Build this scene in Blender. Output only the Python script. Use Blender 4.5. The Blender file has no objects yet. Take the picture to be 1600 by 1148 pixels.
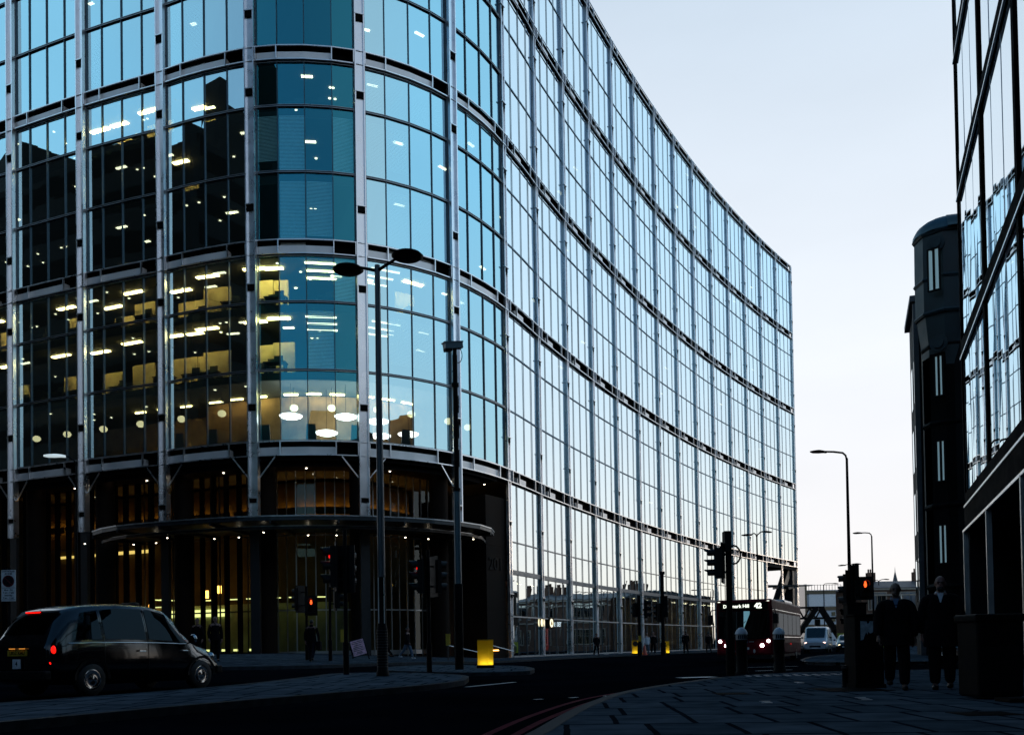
import bpy, bmesh, math, random
from math import sin, cos, pi, radians as R
from mathutils import Vector, Matrix
random.seed(7)
SC = bpy.context.scene
COL = SC.collection
# ------------------------------------------------------------------ camera
FPX, HC = 1448.143, 0.774
cam_d = bpy.data.cameras.new('Camera'); cam = bpy.data.objects.new('Camera', cam_d); COL.objects.link(cam)
cam_d.sensor_fit = 'HORIZONTAL'; cam_d.sensor_width = 36.0; cam_d.lens = FPX/1600*36.0
cam_d.shift_y = (980.2515-574)/1600
cam_d.clip_start = 0.05; cam_d.clip_end = 4000
PITCH, ROLL = 0.020526, 0.015973
cam.matrix_world = Matrix.Translation((0, 0, HC)) @ (Matrix.Rotation(pi/2+PITCH, 4, 'X') @ Matrix.Rotation(-ROLL, 4, 'Z'))
SC.camera = cam
# ------------------------------------------------------------------ sky and sun
SUN_AZ, SUN_EL = R(58), R(3.0)
w = bpy.data.worlds.new('World'); SC.world = w; w.use_nodes = True
nt = w.node_tree; nd = nt.nodes; lk = nt.links
sky = nd.new('ShaderNodeTexSky'); sky.sky_type = 'NISHITA'; sky.sun_disc = False
sky.sun_elevation = SUN_EL; sky.sun_rotation = SUN_AZ
sky.ozone_density = 3.0; sky.dust_density = 1.0; sky.air_density = 1.0
tc = nd.new('ShaderNodeTexCoord'); sx = nd.new('ShaderNodeSeparateXYZ'); lk.new(tc.outputs['Generated'], sx.inputs[0])
rp = nd.new('ShaderNodeValToRGB'); lk.new(sx.outputs[2], rp.inputs[0]); el = rp.color_ramp.elements   # dusk glow by height above the horizon
el[0].position = 0.0; el[0].color = (1.64, 1.55, 1.53, 1); el[1].position = .58; el[1].color = (1.08, 1.27, 1.48, 1)
for ps, cl in ((.10, (1.60, 1.55, 1.57, 1)), (.28, (1.53, 1.58, 1.66, 1))): e_ = el.new(ps); e_.color = cl
mr = nd.new('ShaderNodeMapRange'); mr.inputs[1].default_value = .56; mr.inputs[2].default_value = .74
mr.inputs[3].default_value = 0.95; mr.inputs[4].default_value = 0.0; mr.interpolation_type = 'SMOOTHSTEP'
lk.new(sx.outputs[2], mr.inputs[0])
# straight behind the viewer (the dark side of the sky) the natural blue takes over
mrx = nd.new('ShaderNodeMapRange'); mrx.inputs[1].default_value = -0.85; mrx.inputs[2].default_value = -0.30
mrx.inputs[3].default_value = 0.12; mrx.inputs[4].default_value = 1.0
mxx = nd.new('ShaderNodeMath'); mxx.operation = 'MAXIMUM'; mxx.inputs[1].default_value = 0.0; lk.new(sx.outputs[0], mxx.inputs[0])
mxy = nd.new('ShaderNodeMath'); mxy.operation = 'MULTIPLY_ADD'; mxy.inputs[1].default_value = .65; lk.new(mxx.outputs[0], mxy.inputs[0]); lk.new(sx.outputs[1], mxy.inputs[2])
lk.new(mxy.outputs[0], mrx.inputs[0])
mu = nd.new('ShaderNodeMath'); mu.operation = 'MULTIPLY'; lk.new(mr.outputs[0], mu.inputs[0]); lk.new(mrx.outputs[0], mu.inputs[1])
mx = nd.new('ShaderNodeMixRGB'); lk.new(mu.outputs[0], mx.inputs[0]); mq = nd.new('ShaderNodeMixRGB'); mq.blend_type = 'MULTIPLY'; mq.inputs[0].default_value = 1.0; mq.inputs[2].default_value = (.5, .62, .62, 1); lk.new(sky.outputs[0], mq.inputs[1]); lk.new(mq.outputs[0], mx.inputs[1]); ab = nd.new('ShaderNodeMath'); ab.operation = 'ABSOLUTE'; lk.new(sx.outputs[0], ab.inputs[0])   # bluer high up to both sides
ma = nd.new('ShaderNodeMapRange'); ma.inputs[1].default_value = .45; ma.inputs[2].default_value = .78; lk.new(ab.outputs[0], ma.inputs[0])
mz = nd.new('ShaderNodeMapRange'); mz.inputs[1].default_value = .08; mz.inputs[2].default_value = .46; lk.new(sx.outputs[2], mz.inputs[0])
mb_ = nd.new('ShaderNodeMath'); mb_.operation = 'MULTIPLY'; lk.new(ma.outputs[0], mb_.inputs[0]); lk.new(mz.outputs[0], mb_.inputs[1])
mc = nd.new('ShaderNodeMixRGB'); lk.new(mb_.outputs[0], mc.inputs[0]); lk.new(rp.outputs[0], mc.inputs[1]); mc.inputs[2].default_value = (.88, 1.50, 2.0, 1)
nz = nd.new('ShaderNodeTexNoise'); nz.inputs['Scale'].default_value = 2.6; nz.inputs['Detail'].default_value = 5   # the faintest high haze
mpz = nd.new('ShaderNodeMapping'); mpz.inputs['Scale'].default_value = (1, 1, 3.2); lk.new(tc.outputs['Generated'], mpz.inputs[0]); lk.new(mpz.outputs[0], nz.inputs['Vector'])
rz_ = nd.new('ShaderNodeMapRange'); rz_.inputs[1].default_value = .35; rz_.inputs[2].default_value = .68; rz_.inputs[3].default_value = .965; rz_.inputs[4].default_value = 1.03; lk.new(nz.outputs[0], rz_.inputs[0])
mz_ = nd.new('ShaderNodeVectorMath'); mz_.operation = 'SCALE'; lk.new(mc.outputs[0], mz_.inputs[0]); lk.new(rz_.outputs[0], mz_.inputs['Scale'])
lk.new(mz_.outputs[0], mx.inputs[2])
lk.new(mx.outputs[0], nd['Background'].inputs[0])
nd['Background'].inputs[1].default_value = 0.10
sd = bpy.data.lights.new('sun', 'SUN'); sd.energy = 0.02; sd.angle = R(0.5); sd.color = (1, .8, .6)
so = bpy.data.objects.new('sun', sd); COL.objects.link(so)
so.rotation_euler = Vector((-sin(SUN_AZ)*cos(SUN_EL), -cos(SUN_AZ)*cos(SUN_EL), -sin(SUN_EL))).to_track_quat('-Z', 'Y').to_euler()
SC.view_settings.view_transform = 'Standard'; SC.view_settings.look = 'None'
SC.view_settings.exposure = 2.65; SC.view_settings.gamma = 1.0
SC.render.engine = 'CYCLES'
cy = SC.cycles
cy.max_bounces = 7; cy.diffuse_bounces = 3; cy.glossy_bounces = 4; cy.transmission_bounces = 4; cy.transparent_max_bounces = 14
cy.caustics_reflective = False; cy.caustics_refractive = False; cy.sample_clamp_indirect = 1.5; cy.use_denoising = True
cy.blur_glossy = 0.3
# ------------------------------------------------------------------ materials
MAT = {}
def newmat(name):
    m = bpy.data.materials.new(name); m.use_nodes = True; MAT[name] = m
    n = m.node_tree.nodes; return m, n, m.node_tree.links, n['Principled BSDF']
def pmat(name, col, rough=.5, metal=0., spec=.5, var=.12, scale=3., bump=0., bscale=40., coat=0.):
    """plain procedural surface: colour and roughness drift with object-space noise"""
    m, n, l, b = newmat(name)
    t = n.new('ShaderNodeTexCoord'); no = n.new('ShaderNodeTexNoise'); no.inputs['Scale'].default_value = scale
    no.inputs['Detail'].default_value = 6; l.new(t.outputs['Object'], no.inputs['Vector'])
    hs = n.new('ShaderNodeHueSaturation'); hs.inputs['Color'].default_value = (*col, 1)
    r = n.new('ShaderNodeMapRange'); r.inputs[1].default_value = .3; r.inputs[2].default_value = .7
    r.inputs[3].default_value = 1-var; r.inputs[4].default_value = 1+var
    l.new(no.outputs[0], r.inputs[0]); l.new(r.outputs[0], hs.inputs['Value']); l.new(hs.outputs[0], b.inputs['Base Color'])
    r2 = n.new('ShaderNodeMapRange'); r2.inputs[1].default_value = .3; r2.inputs[2].default_value = .7
    r2.inputs[3].default_value = max(0.02, rough-.07); r2.inputs[4].default_value = min(1, rough+.07)
    l.new(no.outputs[0], r2.inputs[0]); l.new(r2.outputs[0], b.inputs['Roughness'])
    b.inputs['Metallic'].default_value = metal; b.inputs['Specular IOR Level'].default_value = spec
    b.inputs['Coat Weight'].default_value = coat; b.inputs['Coat Roughness'].default_value = .04
    if bump:
        n2 = n.new('ShaderNodeTexNoise'); n2.inputs['Scale'].default_value = bscale; n2.inputs['Detail'].default_value = 4
        l.new(t.outputs['Object'], n2.inputs['Vector'])
        bp = n.new('ShaderNodeBump'); bp.inputs['Strength'].default_value = bump; bp.inputs['Distance'].default_value = .02
        l.new(n2.outputs[0], bp.inputs['Height']); l.new(bp.outputs[0], b.inputs['Normal'])
    return m
def emat(name, col, s):
    m, n, l, b = newmat(name)
    b.inputs['Base Color'].default_value = (*[min(.8, c) for c in col], 1)
    b.inputs['Emission Color'].default_value = (*col, 1); b.inputs['Emission Strength'].default_value = s
    return m
def glassmat(name, tint, refl, base, k, rough=0.0, bump=0., bscale=1., ior=1.5):
    m, n, l, b = newmat(name); n.remove(b)
    out = n['Material Output']; tr = n.new('ShaderNodeBsdfTransparent'); tr.inputs[0].default_value = (*tint, 1)
    gl = n.new('ShaderNodeBsdfGlossy'); gl.inputs['Color'].default_value = (*refl, 1); gl.inputs['Roughness'].default_value = rough
    fr = n.new('ShaderNodeFresnel'); fr.inputs[0].default_value = ior
    ge = n.new('ShaderNodeNewGeometry'); vt = n.new('ShaderNodeVectorMath')   # same fresnel from both sides
    ma = n.new('ShaderNodeMath'); ma.operation = 'MULTIPLY_ADD'; ma.use_clamp = True
    lw = n.new('ShaderNodeLayerWeight'); lw.inputs[0].default_value = .5
    # schlick from the facing weight (symmetric for a thin sheet)
    pw = n.new('ShaderNodeMath'); pw.operation = 'POWER'; pw.inputs[1].default_value = 4.0
    l.new(lw.outputs['Facing'], pw.inputs[0]); l.new(pw.outputs[0], ma.inputs[0])
    ma.inputs[1].default_value = k; ma.inputs[2].default_value = base
    mi = n.new('ShaderNodeMixShader'); l.new(ma.outputs[0], mi.inputs[0]); l.new(tr.outputs[0], mi.inputs[1]); l.new(gl.outputs[0], mi.inputs[2])
    l.new(mi.outputs[0], out.inputs[0]); n.remove(fr); n.remove(ge); n.remove(vt)
    if bump:
        t = n.new('ShaderNodeTexCoord'); mp = n.new('ShaderNodeMapping'); mp.inputs['Scale'].default_value = (1, 1, .35)
        l.new(t.outputs['Object'], mp.inputs[0])
        n2 = n.new('ShaderNodeTexNoise'); n2.inputs['Scale'].default_value = bscale; n2.inputs['Detail'].default_value = 1.5
        l.new(mp.outputs[0], n2.inputs['Vector'])
        bp = n.new('ShaderNodeBump'); bp.inputs['Strength'].default_value = 1; bp.inputs['Distance'].default_value = bump
        l.new(n2.outputs[0], bp.inputs['Height']); l.new(bp.outputs[0], gl.inputs['Normal'])
    return m
glassmat('office_glass', (.56, .72, .73), (.62, .93, 1.0), .66, .6, bump=.0009, bscale=.9)
glassmat('wing_glass', (.46, .58, .62), (.90, .98, 1.0), .86, .3, bump=.0006, bscale=.9)
glassmat('corner_glass', (.60, .88, .90), (.14, .82, 1.0), .28, .9, bump=.0009, bscale=.9)
glassmat('taxi_glass', (.02, .025, .03), (.6, .8, .95), .015, .10)
glassmat('bus_side_glass', (.03, .035, .04), (.7, .8, .9), .06, .12)
glassmat('shop_glass', (.62, .72, .70), (.9, .97, 1.0), .12, 1.0, bump=.0006, bscale=.9)
glassmat('dark_lobby_glass', (.50, .52, .46), (.8, .9, .9), .04, .5)
glassmat('corner_block_glass', (.22, .36, .40), (.90, .97, 1.0), .72, .4, bump=.0010, bscale=.7)
glassmat('vehicle_glass', (.10, .13, .14), (.8, .95, 1.0), .07, .35)
glassmat('screen_glass', (.06, .08, .09), (.75, .95, 1.0), .40, .5)
pmat('column_steel', (.80, .81, .84), .30, .95, var=.10, scale=1.2)
pmat('rail_steel', (.80, .80, .82), .32, .9, var=.08)
pmat('dark_steel', (.016, .017, .020), .5, .1, var=.2)
pmat('mullion_dark', (.05, .075, .10), .35, .55, var=.1)
pmat('mullion_blue', (.045, .14, .22), .5, .1, var=.1)
emat('sky_mirror_window', (.50, .78, .90), .032)  # weak glow stands in for the sky mirrored in the turret windows
emat('warm_window', (1.0, .68, .16), .045)
pmat('mullion_pale', (.40, .42, .44), .35, .7, var=.1)
pmat('recess_black', (.006, .006, .007), .85, spec=.04, var=.2)
pmat('ledge_metal', (.80, .78, .78), .45, .3, var=.08, scale=.8)
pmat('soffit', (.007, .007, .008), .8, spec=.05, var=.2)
pmat('slab', (.03, .03, .03), .8)
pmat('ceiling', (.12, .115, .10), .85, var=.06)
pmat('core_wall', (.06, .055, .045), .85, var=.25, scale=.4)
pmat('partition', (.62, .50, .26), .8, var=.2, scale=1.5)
pmat('restaurant_wall', (.34, .20, .10), .8, var=.3, scale=1.2)
pmat('lobby_wall', (.11, .078, .032), .7, var=.35, scale=.7)
pmat('green_lobby_wall', (.34, .36, .22), .7, var=.3, scale=.9)
pmat('frame_black', (.004, .004, .005), .85, spec=.02)
pmat('dull_black', (.008, .008, .008), .9, spec=.02)
pmat('furniture', (.02, .02, .022), .6)
emat('panel_white', (1.0, .86, .56), .9)
emat('panel_room', (1.0, .70, .25), 7.0)
emat('panel_glow', (1.0, .46, .09), 1.8)
emat('panel_green', (.85, .90, .36), .38)
emat('shop_lamp', (1.0, .80, .48), 3.0)
emat('downlight', (1.0, .86, .62), 2.6)
emat('globe', (1.0, .78, .42), .42)
emat('drum', (1.0, .90, .84), 1.9)
emat('gold_strip', (1.0, .70, .20), .28)
pmat('blind', (.78, .88, .92), .7, var=.05)
pmat('iron_black', (.006, .006, .007), .6, .0, spec=.06, var=.3)
pmat('pole_grey', (.085, .10, .115), .4, .35, var=.15, scale=2)
pmat('pole_teal', (.09, .14, .17), .4, .3, var=.15, scale=2)
pmat('white_paint', (.74, .76, .80), .5, var=.15, scale=6)
pmat('grey_paint', (.30, .33, .36), .45, var=.1)
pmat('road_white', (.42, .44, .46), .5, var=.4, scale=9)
pmat('red_line', (.12, .022, .032), .85, spec=.02, var=.35, scale=7)
pmat('tyre', (.012, .012, .012), .7)
pmat('chrome', (.55, .58, .60), .12, 1.0, var=.03)
pmat('taxi_paint', (.004, .005, .007), .14, .0, spec=.4, coat=.55, var=.1)
pmat('bus_red', (.12, .006, .012), .5, spec=.1, coat=.03, var=.1)
pmat('van_white', (.52, .56, .62), .3, coat=.5, var=.05)
pmat('car_black', (.008, .009, .011), .2, coat=.8, var=.1)
pmat('car_silver', (.30, .31, .32), .3, .5, coat=.5, var=.05)
pmat('black_plastic', (.006, .006, .007), .5, spec=.2, var=.2)
emat('lamp_red', (1.0, .006, .004), .22)
emat('lamp_amber_red', (1.0, .07, .012), .55)
emat('tail_red', (1.0, .008, .004), .30)
emat('lamp_white', (.95, .97, 1.0), 2.6)
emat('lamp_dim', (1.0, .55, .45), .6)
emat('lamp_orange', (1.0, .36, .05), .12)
emat('lamp_yellow', (.8, .9, .2), .5)
emat('sign_white', (.75, .9, .95), .10)
emat('sign_amber', (.95, 1.0, .85), .26)
emat('sign_red', (1.0, .02, .006), .22)
emat('sign_cream', (1.0, .82, .50), .28)
pmat('skin', (.20, .10, .08), .55, var=.08)
pmat('skin_dark', (.13, .075, .055), .55, var=.08)
pmat('cloth_black', (.006, .006, .008), .9, spec=.05, var=.25, scale=12)
pmat('cloth_navy', (.010, .012, .02), .9, spec=.05, var=.25, scale=12)
pmat('cloth_brown', (.03, .02, .015), .85, var=.25, scale=12)
pmat('cloth_white', (.55, .60, .68), .8, var=.1, scale=12)
pmat('cloth_blue', (.10, .17, .30), .8, var=.15, scale=12)
pmat('jeans', (.07, .11, .17), .85, var=.25, scale=14)
pmat('hair', (.012, .010, .009), .6)
pmat('shoe', (.006, .006, .006), .5, spec=.1)
pmat('shoe_white', (.6, .62, .64), .5)
pmat('skylit_stone', (.010, .028, .037), .55, var=.35, scale=1.1, bump=.3, bscale=5)  # teal skylight on the upper turret put into its stone colour
pmat('lead_roof', (.03, .075, .10), .40, .3, var=.3, scale=1.5)
pmat('black_stone', (.006, .007, .008), .7, spec=.15, var=.35, scale=.9)
pmat('brown_stone', (.014, .009, .007), .75, spec=.08, var=.25, scale=.8, bump=.1, bscale=9)
pmat('canopy_metal', (.02, .03, .038), .4, .3, var=.15)
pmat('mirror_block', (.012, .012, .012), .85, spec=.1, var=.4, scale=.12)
pmat('pale_cladding', (.50, .56, .64), .55, var=.12, scale=.5)
pmat('scaffold_net', (.40, .41, .43), .8, var=.5, scale=1.3)
pmat('brick', (.16, .085, .055), .8, var=.3, scale=2.5)
pmat('cream_stone', (.48, .40, .32), .7, var=.15)
pmat('slate', (.05, .055, .065), .6, var=.25, scale=2)
pmat('hoarding_green', (.42, .46, .05), .6, var=.15)
pmat('cone_red', (.5, .05, .02), .5)
pmat('poster_pink', (.85, .48, .60), .5, var=.35, scale=7)
pmat('poster_torn', (.34, .42, .48), .6, var=.4, scale=14)
pmat('yellow_box', (.45, .30, .02), .5)
pmat('bench_metal', (.35, .36, .37), .4, .6)
def paving(name, c1, c2, mortar, bw, bh, rough, rot=0., msize=.012, bump=.25):
    m, n, l, b = newmat(name)
    t = n.new('ShaderNodeTexCoord'); mp = n.new('ShaderNodeMapping'); mp.inputs['Rotation'].default_value = (0, 0, rot)
    l.new(t.outputs['Object'], mp.inputs[0])
    br = n.new('ShaderNodeTexBrick'); br.inputs['Scale'].default_value = 1.0
    br.inputs['Brick Width'].default_value = bw; br.inputs['Row Height'].default_value = bh; br.inputs['Mortar Size'].default_value = msize
    br.inputs['Color1'].default_value = (*c1, 1); br.inputs['Color2'].default_value = (*c2, 1); br.inputs['Mortar'].default_value = (*mortar, 1)
    br.inputs['Bias'].default_value = -.2; br.offset = .37; br.squash = .82; br.squash_frequency = 3
    no0 = n.new('ShaderNodeTexNoise'); no0.inputs['Scale'].default_value = 1.3; l.new(t.outputs['Object'], no0.inputs['Vector'])
    va = n.new('ShaderNodeVectorMath'); va.operation = 'MULTIPLY_ADD'; l.new(no0.outputs['Color'], va.inputs[0]); va.inputs[1].default_value = (.05, .05, 0); l.new(mp.outputs[0], va.inputs[2])
    l.new(va.outputs[0], br.inputs['Vector'])
    no = n.new('ShaderNodeTexNoise'); no.inputs['Scale'].default_value = 2.2; no.inputs['Detail'].default_value = 9; l.new(t.outputs['Object'], no.inputs['Vector'])
    mu = n.new('ShaderNodeMixRGB'); mu.blend_type = 'MULTIPLY'; mu.inputs[0].default_value = .75
    cr = n.new('ShaderNodeMapRange'); cr.inputs[1].default_value = .3; cr.inputs[2].default_value = .7; cr.inputs[3].default_value = .50; cr.inputs[4].default_value = 1.38
    l.new(no.outputs[0], cr.inputs[0]); l.new(br.outputs[0], mu.inputs[1]); l.new(cr.outputs[0], mu.inputs[2]); l.new(mu.outputs[0], b.inputs['Base Color'])
    rr = n.new('ShaderNodeMapRange'); rr.inputs[1].default_value = .3; rr.inputs[2].default_value = .7; rr.inputs[3].default_value = rough-.14; rr.inputs[4].default_value = rough+.16
    l.new(no.outputs[0], rr.inputs[0]); l.new(rr.outputs[0], b.inputs['Roughness'])
    bp = n.new('ShaderNodeBump'); bp.inputs['Strength'].default_value = bump; bp.inputs['Distance'].default_value = .02
    ad = n.new('ShaderNodeMath'); ad.operation = 'MULTIPLY_ADD'; ad.inputs[1].default_value = -1.0; l.new(br.outputs['Fac'], ad.inputs[0]); 
    n3 = n.new('ShaderNodeTexNoise'); n3.inputs['Scale'].default_value = 35; l.new(t.outputs['Object'], n3.inputs['Vector'])
    sc = n.new('ShaderNodeMath'); sc.operation = 'MULTIPLY'; sc.inputs[1].default_value = .5; l.new(n3.outputs[0], sc.inputs[0]); l.new(sc.outputs[0], ad.inputs[2])
    l.new(ad.outputs[0], bp.inputs['Height']); l.new(bp.outputs[0], b.inputs['Normal'])
    b.inputs['Specular IOR Level'].default_value = 0.0
    return m
paving('york_slabs', (.100, .125, .148), (.060, .080, .098), (.014, .018, .022), .78, 1.15, .8, rot=.06, msize=.032, bump=.15)
paving('setts', (.075, .095, .115), (.025, .034, .045), (.004, .004, .005), .5, .3, .42, rot=.3)
pmat('kerb_granite', (.035, .042, .05), .75, spec=.06, var=.3, scale=4)
def asphalt(name, col, rough):
    m, n, l, b = newmat(name)
    t = n.new('ShaderNodeTexCoord')
    a = n.new('ShaderNodeTexNoise'); a.inputs['Scale'].default_value = .35; a.inputs['Detail'].default_value = 8; l.new(t.outputs['Object'], a.inputs['Vector'])
    c = n.new('ShaderNodeTexNoise'); c.inputs['Scale'].default_value = 60; c.inputs['Detail'].default_value = 3; l.new(t.outputs['Object'], c.inputs['Vector'])
    hs = n.new('ShaderNodeHueSaturation'); hs.inputs['Color'].default_value = (*col, 1)
    r = n.new('ShaderNodeMapRange'); r.inputs[1].default_value = .3; r.inputs[2].default_value = .7; r.inputs[3].default_value = .6; r.inputs[4].default_value = 1.4
    l.new(a.outputs[0], r.inputs[0]); l.new(r.outputs[0], hs.inputs['Value']); l.new(hs.outputs[0], b.inputs['Base Color'])
    r2 = n.new('ShaderNodeMapRange'); r2.inputs[1].default_value = .3; r2.inputs[2].default_value = .7; r2.inputs[3].default_value = rough-.12; r2.inputs[4].default_value = rough+.15
    l.new(a.outputs[0], r2.inputs[0]); l.new(r2.outputs[0], b.inputs['Roughness'])
    bp = n.new('ShaderNodeBump'); bp.inputs['Strength'].default_value = .35; bp.inputs['Distance'].default_value = .01
    l.new(c.outputs[0], bp.inputs['Height']); l.new(bp.outputs[0], b.inputs['Normal']); b.inputs['Specular IOR Level'].default_value = 0.0
asphalt('asphalt', (.0045, .0055, .008), .80)
# translucent yellow shell of the lit island bollards
m, n, l, b = newmat('bollard_shell'); n.remove(b)
tl = n.new('ShaderNodeBsdfTranslucent'); tl.inputs[0].default_value = (.95, .72, .06, 1); df = n.new('ShaderNodeBsdfDiffuse'); df.inputs[0].default_value = (.5, .36, .03, 1)
mi = n.new('ShaderNodeMixShader'); mi.inputs[0].default_value = .35; l.new(tl.outputs[0], mi.inputs[1]); l.new(df.outputs[0], mi.inputs[2]); l.new(mi.outputs[0], n['Material Output'].inputs[0])
emat('bollard_lamp', (1.0, .80, .30), .95)
# ------------------------------------------------------------------ mesh helpers
class MB:
    def __init__(s): s.v = []; s.f = []; s.smooth = []
    def add(s, vs, fs, smooth=False):
        o = len(s.v); s.v += [tuple(v) for v in vs]
        for f in fs: s.f.append([i+o for i in f]); s.smooth.append(smooth)
        return s
    def quad(s, a, b, c, d): return s.add([a, b, c, d], [(0, 1, 2, 3)])
    def poly(s, pts): return s.add(pts, [tuple(range(len(pts)))])
    def obox(s, c, ux, uy, uz, hx, hy, hz):
        """oriented box: centre, three unit axes, half sizes"""
        c = Vector(c); X = Vector(ux)*hx; Y = Vector(uy)*hy; Z = Vector(uz)*hz
        vs = [c+a*X+b*Y+d*Z for d in (-1, 1) for b in (-1, 1) for a in (-1, 1)]
        return s.add(vs, [(0, 2, 3, 1), (4, 5, 7, 6), (0, 1, 5, 4), (2, 6, 7, 3), (0, 4, 6, 2), (1, 3, 7, 5)])
    def box(s, x0, x1, y0, y1, z0, z1):
        return s.obox(((x0+x1)/2, (y0+y1)/2, (z0+z1)/2), (1, 0, 0), (0, 1, 0), (0, 0, 1), abs(x1-x0)/2, abs(y1-y0)/2, abs(z1-z0)/2)
    def beam(s, a, b, w, h, up=(0, 0, 1)):
        a = Vector(a); b = Vector(b); d = b-a; L = d.length; d.normalize(); u = Vector(up)
        x = d.cross(u)
        if x.length < 1e-4: x = d.cross(Vector((0, 1, 0)))
        x.normalize(); z = x.cross(d)
        return s.obox((a+b)/2, d, x, z, L/2, w/2, h/2)
    def bbox(s, x0, x1, y0, y1, z0, z1, bv=.03):
        """box with chamfered vertical and top edges"""
        bm = bmesh.new(); bmesh.ops.create_cube(bm, size=1)
        for v in bm.verts: v.co = Vector(((x0+x1)/2+v.co.x*(x1-x0), (y0+y1)/2+v.co.y*(y1-y0), (z0+z1)/2+v.co.z*(z1-z0)))
        bmesh.ops.bevel(bm, geom=bm.edges[:], offset=bv, segments=2, affect='EDGES', profile=.5)
        bm.verts.index_update(); s.add([v.co for v in bm.verts], [[v.index for v in f.verts] for f in bm.faces]); bm.free(); return s
    def tube(s, pts, rad, n=10, cap=True, smooth=True):
        pts = [Vector(p) for p in pts]; rr = rad if isinstance(rad, (list, tuple)) else [rad]*len(pts)
        vs = []; fs = []; pu = None
        for i, p in enumerate(pts):
            d = (pts[min(i+1, len(pts)-1)]-pts[max(i-1, 0)]); d.normalize()
            if pu is None: pu = Vector((1, 0, 0)) if abs(d.x) < .9 else Vector((0, 1, 0))
            x = (pu-d*pu.dot(d)).normalized(); y = d.cross(x); pu = x
            for k in range(n): a = 2*pi*k/n; vs.append(p+(x*cos(a)+y*sin(a))*rr[i])
        for i in range(len(pts)-1):
            for k in range(n): fs.append((i*n+k, i*n+(k+1) % n, (i+1)*n+(k+1) % n, (i+1)*n+k))
        s.add(vs, fs, smooth)
        if cap: s.add(vs[:n], [tuple(range(n-1, -1, -1))]); s.add(vs[-n:], [tuple(range(n))])
        return s
    def lathe(s, prof, c=(0, 0, 0), n=20, sx=1, sy=1, smooth=True):
        vs = []; fs = []
        for r, z in prof:
            for k in range(n): a = 2*pi*k/n; vs.append((c[0]+r*cos(a)*sx, c[1]+r*sin(a)*sy, c[2]+z))
        for i in range(len(prof)-1):
            for k in range(n): fs.append((i*n+k, i*n+(k+1) % n, (i+1)*n+(k+1) % n, (i+1)*n+k))
        s.add(vs, fs, smooth); s.add(vs[:n], [tuple(range(n-1, -1, -1))]); s.add(vs[-n:], [tuple(range(n))]); return s
    def ell(s, c, rx, ry, rz, n=14, m=9):
        prof = [(max(1e-4, sin(pi*i/m)), -cos(pi*i/m)) for i in range(m+1)]
        vs = []; fs = []
        for r, z in prof:
            for k in range(n): a = 2*pi*k/n; vs.append((c[0]+r*cos(a)*rx, c[1]+r*sin(a)*ry, c[2]+z*rz))
        for i in range(m):
            for k in range(n): fs.append((i*n+k, i*n+(k+1) % n, (i+1)*n+(k+1) % n, (i+1)*n+k))
        return s.add(vs, fs, True)
    def disc(s, c, nrm, r, h=.02, n=18):
        c = Vector(c); d = Vector(nrm).normalized(); return s.tube([c, c+d*h], r, n, smooth=False)
    def mesh(s, me, mat4=None):
        return s.add([(mat4 @ v.co) if mat4 else v.co for v in me.vertices], [list(p.vertices) for p in me.polygons], False)
    def build(s, name, mat, parent=None, world=True, label=None):
        me = bpy.data.meshes.new(name)
        vs = s.v
        if parent is not None and world:
            o = ROOTLOC.get(parent.name, Vector((0, 0, 0))); vs = [(v[0]-o.x, v[1]-o.y, v[2]-o.z) for v in vs]
        me.from_pydata(vs, [], s.f); me.polygons.foreach_set('use_smooth', s.smooth); me.update()
        me.materials.append(MAT[mat] if isinstance(mat, str) else mat)
        ob = bpy.data.objects.new(name, me); COL.objects.link(ob)
        if parent is not None: ob.parent = parent; ROOTLOC[ob.name] = ROOTLOC.get(parent.name, Vector((0, 0, 0)))
        if label: ob['label'] = label
        return ob
ROOTLOC = {}
def thing(name, label, cat, loc=(0, 0, 0), rz=0., group=None):
    o = bpy.data.objects.new(name, None); COL.objects.link(o); o.empty_display_size = .2
    o.location = loc; o.rotation_euler = (0, 0, rz); ROOTLOC[o.name] = Vector(loc)
    o['label'] = label; o['category'] = cat
    if group: o['group'] = group
    return o
def tag(o, label, cat, group=None):
    o['label'] = label; o['category'] = cat
    if group: o['group'] = group
    return o
def struct(o): o['kind'] = 'structure'; return o
def dup(root, loc, rz, label, group=None):
    r = root.copy(); COL.objects.link(r); r.location = loc; r.rotation_euler = (0, 0, rz); r['label'] = label
    if group: r['group'] = group
    for ch in root.children:
        c = ch.copy(); COL.objects.link(c); c.parent = r
        for g in ch.children:
            d = g.copy(); COL.objects.link(d); d.parent = c
    return r
def text_mesh(txt, size, depth=.01, bold=0.):
    cu = bpy.data.curves.new('letters', 'FONT'); cu.body = txt; cu.size = size; cu.extrude = depth/2; cu.offset = bold
    cu.align_x = 'CENTER'; cu.align_y = 'CENTER'; cu.resolution_u = 3
    ob = bpy.data.objects.new('letters', cu); COL.objects.link(ob)
    dg = bpy.context.evaluated_depsgraph_get(); dg.update()
    me = bpy.data.meshes.new_from_object(ob.evaluated_get(dg)); bpy.data.objects.remove(ob); bpy.data.curves.remove(cu)
    return me
def face_mat(c, nrm, up=(0, 0, 1)):
    """matrix that lays text (x right, y up, z out) on a face with outward normal nrm"""
    z = Vector(nrm).normalized(); y = Vector(up); y = (y-z*y.dot(z)).normalized(); x = y.cross(z)
    M = Matrix((x, y, z)).transposed().to_4x4(); M.translation = Vector(c); return M
def gz(x, y):
    """pavement height: the street climbs gently to the left, towards the corner building"""
    return .05*min(max(-x-1.5, 0), 12)*min(max((y-16)/26, 0), 1)
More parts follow.
